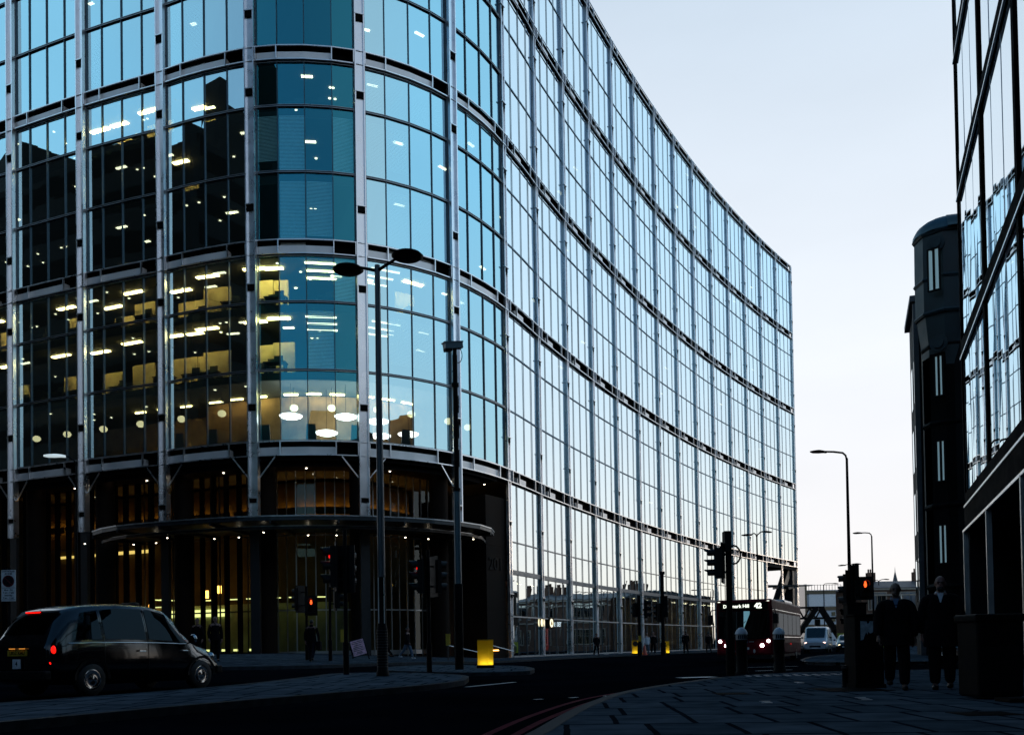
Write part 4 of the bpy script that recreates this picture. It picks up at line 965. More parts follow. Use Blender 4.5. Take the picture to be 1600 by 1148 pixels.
for x, y, h, lab in ((52.0, 172, 12.6, 'stout dark mast with a cap beside the glass wing end'), (53.2, 174, 11, 'thinner dark mast next to the capped one')):
    t = thing('mast', lab, 'mast', (x, y, 0)); m = MB(); m.tube([(x, y, 0), (x, y, h)], .16 if h > 12 else .09, 8); m.build('pole', 'iron_black', t)
    m = MB(); m.box(x-.32, x+.32, y-.2, y+.2, h-1.4, h-.5); m.build('box', 'iron_black', t)
HG = thing('hoarding', 'yellow green hoarding panel beside the parked dark car', 'hoarding', (31.6, 86, 0)); m = MB(); m.box(30.2, 34.5, 86, 86.1, .15, 1.55); m.build('panel', 'hoarding_green', HG)
for x in (30.4, 32.3, 34.3): m = MB(); m.box(x-.05, x+.05, 86.1, 86.2, -.12, 1.6); m.build('post', 'dark_steel', HG)
HG2 = thing('hoarding', 'yellow green panel glimpsed between the bus and the van', 'hoarding', (26.4, 92, 0)); m = MB(); m.box(25.6, 27.6, 92, 92.1, .1, 1.3); m.build('panel', 'hoarding_green', HG2); m = MB(); m.box(26.5, 26.6, 92.1, 92.2, -.12, 1.3); m.build('post', 'dark_steel', HG2)
# ================================================================== street furniture
def signal_head(mb, mlens, c, f, n=3, hs=1.0, w=.34, backing=True):
    """c: centre of the head, f: direction it faces"""
    f = Vector((*f, 0)).normalized(); r = Vector((-f.y, f.x, 0)); c = Vector(c)
    mb.obox(c, r, f, UZ, w/2, .11, hs/2)
    if backing: mb.obox(c-f*.06, r, f, UZ, w/2+.10, .015, hs/2+.12)
    for i in range(n):
        z = hs*(.5-(i+.5)/n); q = c+UZ*z+f*.11
        N = 10; vs = []
        for k in range(N+1):
            a = pi*(-.15+1.3*k/N); R_ = hs/n*.43
            for ff in (0, .26*(1 if 2 < k < N-2 else .7)): vs.append(q+r*cos(a)*R_+UZ*sin(a)*R_+f*ff)
        mb.add(vs, [(2*k, 2*k+1, 2*k+3, 2*k+2) for k in range(N)])
        mlens.append((q, f, hs/n*.38))
def traffic_light(label, x, y, H, heads, lit=(), box=None, prad=.057, extra=None, z0=None, btn=False, ring=False):
    z = gz(x, y) if z0 is None else z0
    t = thing('traffic_light', label, 'traffic light', (x, y, z))
    m = MB(); m.tube([(x, y, z), (x, y, z+H)], prad, 12); m.tube([(x, y, z), (x, y, z+.9)], prad*1.5, 12); m.build('pole', 'iron_black', t)
    for hi, (dx, dy, hz, f, n, hs) in enumerate(heads):
        m = MB(); L = []; signal_head(m, L, (x+dx, y+dy, z+hz), f, n, hs, .34 if n > 1 else .3)
        m.beam((x, y, z+hz+hs*.3), (x+dx, y+dy, z+hz+hs*.3), .05, .05); m.beam((x, y, z+hz-hs*.3), (x+dx, y+dy, z+hz-hs*.3), .05, .05)
        h = m.build('signal_head', 'black_plastic', t)
        for i, (q, ff, r) in enumerate(L):
            m = MB()
            if n == 2 and hi < len(lit) and lit[hi].get(i): m.ell(q+ff*.01+UZ*.055, .030, .02, .035); m.ell(q+ff*.01-UZ*.03, .048, .02, .085)
            else: m.disc(q-ff*.01, ff, r, .03, 14)
            m.build('lens', lit[hi].get(i, 'black_plastic') if hi < len(lit) and lit[hi] else 'black_plastic', h)
    if box:
        m = MB(); bx, by, bz, w_, h_ = box; m.obox((x+bx, y+by, z+bz), (1, 0, 0), (0, 1, 0), UZ, w_, .14, h_); m.build('detector', 'black_plastic', t)
    if btn: m = MB(); m.box(x-.09, x+.09, y-.19, y-.05, z+1.0, z+1.38); m.build('push_button', 'yellow_box', t)
    if ring:
        m = MB(); m.tube([(x+.13+.16*cos(a), y, z+2.9+.22*sin(a)) for a in [2*pi*i/16 for i in range(17)]], .022, 6); m.build('cable_loop', 'iron_black', t)
    return t
traffic_light('traffic light beside the double street lamp, with two heads and a red aspect turned aside', -4.7, 26.2, 4.1, ((-.30, -.1, 3.05, (-1, -.27), 3, 1.15), (.02, .22, 3.0, (.3, 1), 3, 1.1)), ({0: 'lamp_red'},), btn=False)
traffic_light('slim traffic light between the pedestrian signal and the pink board, head turned away', -7.85, 40, 3.3, ((.27, .1, 2.75, (.9, .4), 3, .95),), btn=False)
traffic_light('pedestrian signal with a small red figure behind the standing man', -8.9, 40.2, 3.2, ((.22, -.1, 2.35, (.2, -1), 2, .62), (-.35, .1, 2.65, (-.8, .5), 3, .95)), ({0: 'lamp_amber_red'},))
traffic_light('traffic light on the bollard island, red aspect seen edge on', -2.62, 29.2, 3.85, ((-.22, -.1, 3.0, (-1, -.13), 3, 1.05), (.24, .1, 3.0, (.9, .6), 3, 1.05)), ({0: 'lamp_red'},), btn=False)
traffic_light('tall traffic light on the near pavement with a detector on top and a cable loop', 5.23, 22.25, 3.0, ((-.21, -.02, 2.70, (-.95, .3), 3, .72),), (), box=(-.03, 0, 3.22, .08, .24), prad=.075, ring=True)
traffic_light('one of the two traffic lights before the wing, the one with a yellow push button', 8.52, 62, 4.1, ((.48, 0, 3.15, (.9, -.45), 3, 1.2), (-.25, .1, 3.1, (-.5, .8), 2, .7)), (), btn=True, prad=.1)
traffic_light('one of the two traffic lights before the wing, the one with a dome on top', 10.1, 62, 5.6, ((-.28, 0, 2.9, (-.7, .7), 3, 1.05), (.12, 0, 3.3, (.5, .8), 3, 1.2)), (), box=(0, 0, 5.55, .17, .1), prad=.12)
traffic_light('traffic light behind the utility cabinet with an orange pedestrian figure', 11.1, 30.2, 3.25, ((-.05, .1, 2.45, (-.6, .8), 3, 1.05), (.40, -.05, 2.50, (-.15, -1), 2, .52), (-.08, -.1, 1.55, (-.9, -.3), 2, .6)), ({}, {0: 'lamp_amber_red'}), box=(.14, 0, 3.05, .06, .24), prad=.08)
def round_lamp(label, x, y, H, ax, L, r=.43, drop=0, group=None, mat='pole_grey', base=True):
    z = gz(x, y); t = thing('street_lamp', label, 'street lamp', (x, y, z), group=group); a = Vector((*ax, 0)).normalized()
    m = MB(); m.tube([(x, y, z+2.6), (x, y, z+H)], [.105, .075], 14); m.build('pole', mat, t)
    m = MB(); m.lathe([(.17, 0), (.17, .12), (.15, .14), (.145, 1.3), (.12, 1.34), (.115, 2.68)], (x, y, z), 16); m.build('base', 'iron_black', t)
    if base:
        m = MB()
        for sx, sy in ((-.07, -.1), (.08, -.085)): m.obox((x+sx, y+sy, z+2.05), (1, 0, 0), (0, 1, 0), UZ, .012, .012, .62)
        m.build('conduit', 'rail_steel', t)
        m = MB(); 
        for i in range(14): m.lathe([(.152, .25+i*.075), (.152, .27+i*.075)], (x, y, z), 16)
        m.build('anti_poster_wrap', 'dark_steel', t)
    for s in (1, -1):
        e = Vector((x, y, z+H))+a*s*L+UZ*.06; m = MB(); m.tube([(x, y, z+H-.15), e], [.05, .035], 10); ar = m.build('arm', 'iron_black', t)
        e2 = e+a*s*r*.85; m = MB(); m.lathe([(.02, -.07), (r*.8, -.06), (r, 0), (r*.85, .06), (r*.3, .11), (.02, .12)], e2, 24); m.build('lamp_head', 'iron_black', t)
round_lamp('tall street lamp with two round flat heads in front of the corner', -3.52, 25.1, 11.2, (.9, -.43), .60, mat='pole_grey')
def post_lamp(label, x, y, H, heads, rad=.09, group=None, mat='iron_black', headmat='iron_black'):
    z = gz(x, y); t = thing('street_lamp', label, 'street lamp', (x, y, z), group=group)
    m = MB(); m.tube([(x, y, z), (x, y, z+1.6)], rad*1.5, 10); m.tube([(x, y, z+1.5), (x, y, z+H-.25)], [rad, rad*.62], 10); m.build('pole', mat, t)
    for dx, dy, rise in heads:
        a = Vector((dx, dy, 0)); L = a.length; a.normalize(); p0 = Vector((x, y, z+H-.35)); m = MB()
        m.tube([p0, p0+UZ*.22+a*.06, p0+UZ*.33+a*.22, p0+UZ*(.35+rise*.5)+a*L*.6, p0+UZ*(.33+rise)+a*L], rad*.5, 8); m.build('arm', mat, t)
        e = p0+UZ*(.31+rise)+a*(L+.32); b = Vector((-a.y, a.x, 0)); m = MB(); vs = []; N = 8
        for u, hw, ht, hb in ((-.42, .05, .05, .05), (-.25, .10, .08, .05), (.0, .16, .09, .08), (.25, .15, .05, .09), (.42, .06, .01, .06)):
            for k in range(N): an = 2*pi*k/N; vs.append(e+a*u+b*cos(an)*hw+UZ*(sin(an)*(ht if sin(an) > 0 else hb)))
        m.add(vs, [(i*N+k, i*N+(k+1) % N, (i+1)*N+(k+1) % N, (i+1)*N+k) for i in range(4) for k in range(N)]+[tuple(range(N)), tuple(range(4*N, 5*N))], True); m.build('lamp_head', headmat, t)
post_lamp('single headed street lamp rising highest above the far road end', 15.35, 42, 9.35, ((-1.15, -.4, 0),))
post_lamp('single headed street lamp next to the highest one and shorter than it', 28.5, 73, 9.3, ((-.95, -.3, 0),))
post_lamp('twin headed street lamp standing before the end of the glass wing', 18.9, 71, 9.2, ((.5, .1, .14), (-.5, -.1, -.12)))
post_lamp('twin headed street lamp just behind the highest single headed lamp', 36.6, 100, 9.1, ((.6, .1, .08), (-.6, -.1, -.08)))
post_lamp('far twin headed street lamp over the brick building', 50.8, 128, 9.2, ((.8, .1, .12), (-.8, -.1, -.12)), rad=.1)
post_lamp('far single street lamp in front of the white clad building', 45.2, 134, 9.2, ((1.3, -.2, 0),), rad=.09)
post_lamp('street lamp with a pale head low against the dark columns of the entrance floor', -18.3, 39, 8.5, ((-.45, -.2, .08),), rad=.06, headmat='sign_white')
# camera pole
x, y = -1.86, 32.4; t = thing('camera_pole', 'tall camera pole with a boxy camera and cable loop beside the double headed lamp', 'camera', (x, y, 0))
m = MB(); m.tube([(x, y, 0), (x, y, 3.0)], .155, 14); m.build('base', 'iron_black', t)
m = MB(); m.tube([(x, y, 2.95), (x, y, 6.35)], .115, 14); m.build('lower_pole', 'pole_teal', t)
m = MB(); m.tube([(x, y, 6.3), (x, y, 11.05)], .085, 12)
for z in (6.3, 10.0): m.lathe([(.13, z-.06), (.13, z+.06)], (x, y, 0), 14)
for z in (7.1, 8.1, 9.0): m.tube([(x+.1, y-.05, z), (x+.1, y-.05, z+.6)], .02, 6)
m.build('upper_pole', 'iron_black', t)
ax = Vector((.86, .45, .16)).normalized(); m = MB(); c = Vector((x-.06, y, 11.38)); sd_ = Vector((-ax.y, ax.x, 0)).normalized(); m.obox(c, ax, sd_, ax.cross(sd_), .34, .12, .10); m.obox(c-ax*.02+UZ*.115, ax, sd_, ax.cross(sd_), .37, .14, .02)
cm = m.build('camera_housing', 'pole_teal', t); m = MB(); m.obox(c-ax*.2-UZ*.14, ax, sd_, ax.cross(sd_), .13, .1, .05); m.tube([(x, y, 11.0), (x, y, 11.3)], .07, 10); m.build('bracket', 'iron_black', t)
m = MB(); m.tube([(x+.12+.14*sin(a), y-.05, 11.02+.26*cos(a)) for a in [pi*1.9*i/16 for i in range(17)]], .014, 6); m.build('cable', 'iron_black', t)
def lit_bollard(label, x, y, h=1.03, w_=.29):
    z = gz(x, y); t = thing('lit_bollard', label, 'bollard', (x, y, z), group='yellow lit traffic island bollards')
    m = MB(); m.bbox(x-w_-.03, x+w_+.03, y-.16, y+.16, z, z+.12, .02); m.build('base', 'iron_black', t)
    m = MB()
    xs_ = [x-w_, x+w_*.35, x+w_]; ys_ = [y-.13, y-.15, y-.02]
    pr = [(xs_[0], ys_[0]), (xs_[1], ys_[1]), (xs_[2], ys_[2]), (xs_[2], y+.12), (xs_[0], y+.12)]; n_ = 5
    m.add([(a, b, z+.12) for a, b in pr]+[(a, b, z+h) for a, b in pr], [(i, (i+1) % n_, (i+1) % n_+n_, i+n_) for i in range(n_)]); m.build('shell', 'bollard_shell', t)
    m = MB(); m.add([(a, b, z+h) for a, b in pr]+[(a, b, z+h+.03) for a, b in pr], [(i, (i+1) % n_, (i+1) % n_+n_, i+n_) for i in range(n_)]+[tuple(range(n_)), tuple(range(n_, 2*n_))]); m.build('top', 'yellow_box', t)
    m = MB(); m.box(x-w_*.75, x+w_*.75, y-.05, y+.05, z+.14, z+.22); m.build('lamp', 'bollard_lamp', t)
lit_bollard('glowing yellow bollard on the near traffic island, largest of the three', -1.0, 34.3)
lit_bollard('glowing yellow bollard with a dark arrow disc before the wing, beside the traffic cone', 9.35, 70.3, 1.1, .27)
lit_bollard('glowing yellow bollard before the wing without disc, next to the one with it', 11.75, 71, 1.0, .27)
m = MB(); m.disc((9.3, 70.14, .86), (0, -1, 0), .2, .015, 18); o = m.build('arrow_disc', 'dark_steel', None); o.parent = [q for q in bpy.data.objects if q.name == 'lit_bollard.001'][0]; o.location = -o.parent.location
def bell_bollard(label, x, y):
    t = thing('bell_bollard', label, 'bollard', (x, y, 0), group='black bollards with pale domed caps on the pavement edge')
    m = MB(); m.lathe([(.17, 0), (.17, .05), (.145, .07), (.135, .80), (.15, .82), (.15, .86)], (x, y, 0), 18); m.build('post', 'iron_black', t)
    m = MB(); m.lathe([(.142, .86), (.142, 1.0)], (x, y, 0), 18); b = m.build('band', 'grey_paint', t)
    m = MB()
    for i in range(5): a = -pi/2+(i-2)*.36; m.obox((x+.143*cos(a), y+.143*sin(a), .93), (-sin(a), cos(a), 0), (cos(a), sin(a), 0), UZ, .014, .004, .045)
    m.build('markings', 'iron_black', b)
    m = MB(); m.lathe([(.16, 1.0), (.155, 1.03), (.12, 1.11), (.06, 1.16), (.005, 1.175)], (x, y, 0), 18); m.build('cap', 'white_paint', t)
bell_bollard('black bollard with pale domed cap before the middle of the bus', 5.80, 23.45)
bell_bollard('black bollard with pale domed cap under the side mirror of the bus', 7.02, 24.4)
t = thing('short_bollard', 'short black bollard standing beside the utility cabinet', 'bollard', (5.64, 15.75, 0)); m = MB(); m.lathe([(.06, 0), (.05, .03), (.046, .30), (.056, .31), (.056, .36), (.02, .37)], (5.64, 15.75, 0), 14); m.build('post', 'iron_black', t); m = MB(); m.lathe([(.058, .32), (.058, .345)], (5.64, 15.75, 0), 14); m.build('ring', 'dark_steel', t)
# utility cabinet with a torn poster
t = thing('utility_cabinet', 'black utility cabinet with a torn pale poster beside the two men', 'cabinet', (5.9, 15.5, 0))
m = MB(); m.bbox(5.66, 6.13, 15.3, 15.7, .06, 1.20, .015); m.box(5.64, 6.15, 15.28, 15.72, 0, .07); m.box(5.63, 6.16, 15.27, 15.73, 1.20, 1.225); m.build('body', 'iron_black', t)
m = MB(); m.box(5.69, 5.885, 15.285, 15.299, .12, 1.15); m.box(5.905, 6.10, 15.285, 15.299, .12, 1.15); d_ = m.build('door', 'iron_black', t)
m = MB(); pts = [(5.745, .79), (5.79, .80), (5.81, .86), (5.835, .92), (5.86, .885), (5.875, .93), (5.90, .90), (5.935, .91), (5.955, .93), (5.955, 1.10), (5.90, 1.105), (5.885, 1.07), (5.86, 1.06), (5.85, 1.10), (5.745, 1.105)]
m.add([(a, 15.283, b) for a, b in pts]+[(a, 15.2795, b) for a, b in pts], [tuple(range(15, 30)), tuple(range(14, -1, -1))]); m.build('torn_poster', 'poster_torn', t)
t = thing('control_box', 'black control box behind the utility cabinet', 'cabinet', (10.8, 29.3, 0)); m = MB(); m.bbox(10.55, 11.15, 29.1, 29.5, 0, 1.95, .02); m.build('body', 'iron_black', t); m = MB(); m.box(10.53, 11.17, 29.08, 29.52, 1.95, 2.0); m.build('lid', 'iron_black', t)
# litter bin and slab on the right
t = thing('litter_bin', 'large black litter bin standing against the glass block', 'bin', (6.25, 12.1, 0))
m = MB(); m.bbox(5.97, 6.56, 11.9, 12.45, .03, 1.02, .03); m.build('body', 'iron_black', t)
m = MB(); m.bbox(5.94, 6.59, 11.87, 12.48, 1.0, 1.10, .025); m.build('lid', 'iron_black', t)
m = MB(); m.box(6.05, 6.48, 11.885, 11.905, .74, .92); m.build('slot', 'recess_black', t); m = MB(); m.box(6.0, 6.53, 11.89, 11.9, .1, .68); m.build('door', 'black_plastic', t)
t = thing('stone_plinth', 'low reddish stone plinth under the litter bin edge', 'plinth', (6.5, 11.6, 0)); m = MB(); m.bbox(6.02, 6.95, 11.25, 11.62, 0, .045, .012); m.build('slab', 'brown_stone', t)
# zone sign
x, y = -15.75, 29.0; z = gz(x, y); t = thing('parking_sign', 'controlled zone parking sign plate on a thin black pole behind the taxi', 'sign', (x, y, z))
m = MB(); m.tube([(x, y+.04, z), (x, y+.04, z+3.2)], .04, 10); m.build('pole', 'iron_black', t)
m = MB(); m.bbox(x-.225, x+.225, y-.012, y+.008, z+2.15, z+3.13, .006); p_ = m.build('plate', 'sign_white_plate' if 'sign_white_plate' in MAT else 'white_paint', t)
m = MB(); m.disc((x, y-.014, z+2.78), (0, -1, 0), .185, .006, 26); m.build('roundel', 'cloth_navy', p_)
m = MB(); N = 26; m.add([(x+r*cos(2*pi*i/N), y-.022, z+2.78+r*sin(2*pi*i/N)) for r in (.185, .15) for i in range(N)], [(i, (i+1) % N, N+(i+1) % N, N+i) for i in range(N)]); m.beam((x-.115, y-.022, z+2.665+.23), (x+.115, y-.022, z+2.665), .035, .004, up=(0, -1, 0)); m.build('roundel_ring', 'red_line', p_)
m = MB()
for tx, sz, zz in (('CONTROLLED', .062, 3.085), ('ZONE', .085, 3.01), ('Mon - Fri', .07, 2.50), ('7 am - 7 pm', .07, 2.42), ('Saturday', .07, 2.335), ('7 am - 11 am', .062, 2.255)): m.mesh(text_mesh(tx, sz, .002, .002), face_mat((x, y-.014, z+zz), (0, -1, 0)))
m.box(x-.21, x+.21, y-.0145, y-.012, z+2.565, z+2.575); m.box(x-.21, x+.21, y-.0145, y-.012, z+2.2, z+2.21); m.build('lettering', 'iron_black', p_)
# pink pavement board
x, y = -7.35, 45; z = gz(x, y)
t = thing('pavement_board', 'leaning pink pavement board on dark legs before the entrance', 'sign', (x, y, z), R(8))
m = MB(); tilt = Matrix.Translation((0, 0, .12)) @ Matrix.Rotation(R(-14), 4, 'X') @ Matrix.Rotation(R(-15), 4, 'Y')
def tb_(mb, x0, x1, y0, y1, z0, z1): mb.add([tilt @ Vector((a, b, c)) for c in (z0, z1) for b in (y0, y1) for a in (x0, x1)], [(0, 2, 3, 1), (4, 5, 7, 6), (0, 1, 5, 4), (2, 6, 7, 3), (0, 4, 6, 2), (1, 3, 7, 5)])
tb_(m, -.36, .36, .0, .03, .05, .90); m.build('frame', 'iron_black', t, world=False)
m = MB(); tb_(m, -.32, .32, -.008, -.001, .09, .86); bd = m.build('poster', 'poster_pink', t, world=False)
m = MB()
for zz, hw in ((.78, .24), (.70, .27), (.60, .2), (.50, .25), (.42, .22), (.34, .26), (.24, .14), (.18, .18)): tb_(m, -hw, hw*.9, -.012, -.0085, zz-.012, zz+.014)
m.build('print', 'cloth_brown', bd, world=False)
for sx in (-.34, .34):
    m = MB(); m.tube([tilt @ Vector((sx, .015, .1)), (sx*1.15, -.05, 0)], .02, 6); m.build('leg', 'iron_black', t, world=False)
    m = MB(); m.tube([tilt @ Vector((sx, .03, .8)), (sx*1.2, .55, 0)], .018, 6); m.build('leg', 'iron_black', t, world=False)
for x, y, lab in ((-5.05, 48, 'yellow push button box on a thin post between the pedestrian signal and the pink board'), (-3.0, 52, 'yellow box fixed to a post behind the bollard island')):
    z = gz(x, y); x = x if x < -4 else -3.6; x = -8.75 if lab.startswith('yellow push') else x
    z = gz(x, y); t = thing('button_post', lab, 'button box', (x, y, z)); m = MB(); m.tube([(x, y, z), (x, y, z+1.1)], .03, 8); m.build('post', 'dark_steel', t); m = MB(); m.box(x-.12, x+.12, y-.1, y+.06, z+.8, z+1.45); m.build('box', 'yellow_box', t)
t = thing('traffic_cone', 'small red and white traffic cone beside the bollard with the arrow disc', 'cone', (9.95, 69.8, 0)); m = MB(); m.lathe([(.2, .03), (.06, .72), (.03, .75)], (9.95, 69.8, 0), 14); m.box(9.72, 10.18, 69.57, 70.03, 0, .04); m.build('body', 'cone_red', t); m = MB(); m.lathe([(.142, .3), (.092, .55)], (9.95, 69.8, 0), 14); m.build('band', 'white_paint', t)
def handrail(label, a, b):
    t = thing('handrail', label, 'handrail', (*a, 0)); m = MB(); A = Vector((*a, .95)); B = Vector((*b, .45)); m.tube([A, B], .03, 8); m.build('rail', 'rail_steel', t)
    for q in (A, B): m = MB(); m.tube([(q.x, q.y, 0), tuple(q)], .025, 8); m.build('post', 'dark_steel', t)
handrail('sloping steel handrail ending short of the stone pier', (-4.3, 61), (-2.3, 62.5)); handrail('sloping steel handrail in front of the stone pier with the number', (-1.6, 63), (.1, 65.2))
for i, (k, u) in enumerate(((9, .25), (9, .7), (10, .3))):
    p, t_, n_ = inpt(k, u, -1.6)
    t = thing('bistro_table', 'small round metal table before the dark shop windows, %s' % ('by the red sign', 'between the two others', 'away from the red sign')[i], 'table', (p.x, p.y, 0)); m = MB(); m.lathe([(.36, .72), (.36, .745)], (p.x, p.y, 0), 18); m.build('top', 'bench_metal', t); m = MB(); m.tube([(p.x, p.y, 0), (p.x, p.y, .72)], .03, 8); m.lathe([(.25, 0), (.03, .04)], (p.x, p.y, 0), 14); m.build('stand', 'bench_metal', t)
# ================================================================== vehicles
def interp(st, x):
    for a, b in zip(st, st[1:]):
        if a[0] <= x <= b[0]:
            t = (x-a[0])/(b[0]-a[0]); return [p*(1-t)+q*t for p, q in zip(a, b)]
    return st[0] if x < st[0][0] else st[-1]
def loft(mb, st):
    """stations: x, zbot, wbot, zmid, wmid, zbelt, wbelt, ztop, wtop"""
    rings = []
    for x, zb, wb, zm, wm, zl, wl, zt, wt in st:
        h = [(0, zb), (wb*.9, zb), (wb, zb+.06), (wm, zm), (wl, zl), (wl+(wt-wl)*.55, zl+(zt-zl)*.52), (wt, zt-.07*min(1, (zt-zl)/.3)), (wt*.8, zt-.012), (wt*.4, zt), (0, zt+.006)]
        rings.append([(x, -y, z) for y, z in h]+[(x, y, z) for y, z in h[-2:0:-1]])
    n = len(rings[0]); vs = [v for r in rings for v in r]
    fs = [(i*n+k, i*n+(k+1) % n, (i+1)*n+(k+1) % n, (i+1)*n+k) for i in range(len(st)-1) for k in range(n)]
    mb.add(vs, fs, True); mb.add(rings[0], [tuple(range(n))]); mb.add(rings[-1], [tuple(range(n-1, -1, -1))]); return mb
def side_pt(st, x, t, s, o=.012):
    q = interp(st, x); zl, wl, zt, wt = q[5], q[6], q[7], q[8]
    if t <= .52: f = t/.52; y = wl+(wt-wl)*.55*f; z = zl+(zt-zl)*.52*f
    else: f = (t-.52)/.48; y = wl+(wt-wl)*(.55+.45*f); z = zl+(zt-zl)*.52+(zt-.07-zl-(zt-zl)*.52)*f
    return (x, s*(y+o), z)
def side_glass(mb, st, pts, s):
    """pts: outline as (x, t) with t 0 at the belt and 1 at the roof rail; filled as a grid of quads between lower and upper edges"""
    lo = [p for p in pts[0]]; hi = [p for p in pts[1]]; n = 8; vs = []
    for i in range(n+1):
        f = i/n
        a = (lo[0][0]*(1-f)+lo[1][0]*f, lo[0][1]*(1-f)+lo[1][1]*f); b = (hi[0][0]*(1-f)+hi[1][0]*f, hi[0][1]*(1-f)+hi[1][1]*f)
        for j in range(5): g = j/4; vs.append(side_pt(st, a[0]*(1-g)+b[0]*g, a[1]*(1-g)+b[1]*g, s))
    fs = [(i*5+j, (i+1)*5+j, (i+1)*5+j+1, i*5+j+1) for i in range(n) for j in range(4)]
    mb.add(vs, fs if s < 0 else [f[::-1] for f in fs], True)
def end_glass(mb, st, x0, x1, wfr=.86, o=.015, sgn=1, n=6):
    """windscreen or rear window following the top line between stations x0 and x1"""
    vs = []
    for i in range(n+1):
        x = x0+(x1-x0)*i/n; q = interp(st, x)
        for j in range(7): f = (j/3-1); vs.append((x+sgn*o, f*q[8]*wfr, q[7]+.004-.012*abs(f)**3+o*.6))
    mb.add(vs, [(i*7+j, i*7+j+1, (i+1)*7+j+1, (i+1)*7+j) for i in range(n) for j in range(6)], True)
def wheel(parent, x, y, r, s, rim='chrome', wdt=.2, nm='wheel'):
    prof = [(r*.62, -wdt/2), (r*.93, -wdt/2), (r, -wdt*.3), (r, wdt*.3), (r*.93, wdt/2), (r*.62, wdt/2)]
    m = MB(); N = 24; vs = []
    for rr, yy in prof:
        for k in range(N): a = 2*pi*k/N; vs.append((x+rr*cos(a), y+yy, r+rr*sin(a)))
    m.add(vs, [(i*N+k, i*N+(k+1) % N, (i+1)*N+(k+1) % N, (i+1)*N+k) for i in range(5) for k in range(N)], True)
    w_ = m.build(nm, 'tyre', parent, world=False)
    m = MB(); vs = []
    for rr, yy in ((.66*r, s*wdt*.42), (.60*r, s*wdt*.5), (.52*r, s*wdt*.44), (.22*r, s*wdt*.52), (.04*r, s*wdt*.55)):
        for k in range(N): a = 2*pi*k/N; vs.append((x+rr*cos(a), y+yy, r+rr*sin(a)))
    m.add(vs, [(i*N+k, i*N+(k+1) % N, (i+1)*N+(k+1) % N, (i+1)*N+k) for i in range(4) for k in range(N)], True); m.build('hubcap', rim, w_, world=False)
    return w_
def lbox(parent, name, mat, x0, x1, y0, y1, z0, z1, bv=0):
    m = MB(); m.bbox(x0, x1, y0, y1, z0, z1, bv) if bv else m.box(x0, x1, y0, y1, z0, z1); return m.build(name, mat, parent, world=False)
# --- black taxi
TS = [(-2.28, .55, .60, .75, .76, .92, .74, 1.00, .60), (-2.20, .32, .76, .65, .85, 1.00, .80, 1.16, .64), (-2.0, .25, .82, .6, .88, 1.02, .85, 1.46, .63), (-1.75, .24, .83, .6, .89, 1.04, .87, 1.68, .64), (-1.4, .22, .85, .6, .89, 1.04, .88, 1.77, .66), (-.6, .22, .85, .6, .89, 1.04, .88, 1.835, .68), (.2, .22, .85, .6, .89, 1.03, .88, 1.825, .68), (.62, .22, .85, .6, .89, 1.02, .88, 1.75, .67), (.92, .22, .85, .6, .88, 1.01, .87, 1.55, .66), (1.18, .22, .84, .6, .88, 1.0, .86, 1.28, .66), (1.36, .22, .84, .6, .87, .98, .82, 1.11, .60), (1.55, .25, .82, .58, .86, .93, .74, 1.05, .5), (1.9, .28, .78, .58, .82, .88, .64, .99, .40), (2.14, .32, .72, .55, .76, .79, .54, .88, .32), (2.28, .42, .58, .52, .62, .62, .44, .68, .25)]
ox, oy = -8.345, 19.56
TX = thing('taxi', 'black rounded taxi cab with red tail lights and an amber lit plate', 'taxi', (ox, oy, gz(ox, oy)-.10), R(64.8))
loft(MB(), TS).build('body', 'taxi_paint', TX, world=False)
for s in (-1, 1):
    for nm, lo, hi in (('rear_quarter_window', ((-1.72, .08), (-1.12, .08)), ((-1.50, .88), (-1.12, .93))), ('passenger_window', ((-1.04, .08), (-.02, .08)), ((-1.04, .93), (-.02, .96))), ('driver_window', ((.06, .08), (1.16, .06)), ((.06, .96), (.62, .92)))):
        m = MB(); side_glass(m, TS, (lo, hi), s); m.build(nm, 'taxi_glass', TX, world=False)
m = MB(); end_glass(m, TS, .66, 1.30); m.build('windscreen', 'taxi_glass', TX, world=False)
m = MB(); end_glass(m, TS, -2.17, -1.78, sgn=-1); m.build('rear_window', 'taxi_glass', TX, world=False)
for x in (-1.37, 1.52):
    for s in (-1, 1):
        wheel(TX, x, s*.79, .325, s)
        m = MB(); N = 16
        m.add([(x+r*cos(pi*i/N), s*yy, .325+r*sin(pi*i/N)) for r, yy in ((.365, .895), (.42, .905)) for i in range(N+1)], [(i, i+1, N+2+i, N+1+i) for i in range(N)])
        m.build('wheel_arch', 'black_plastic', TX, world=False)
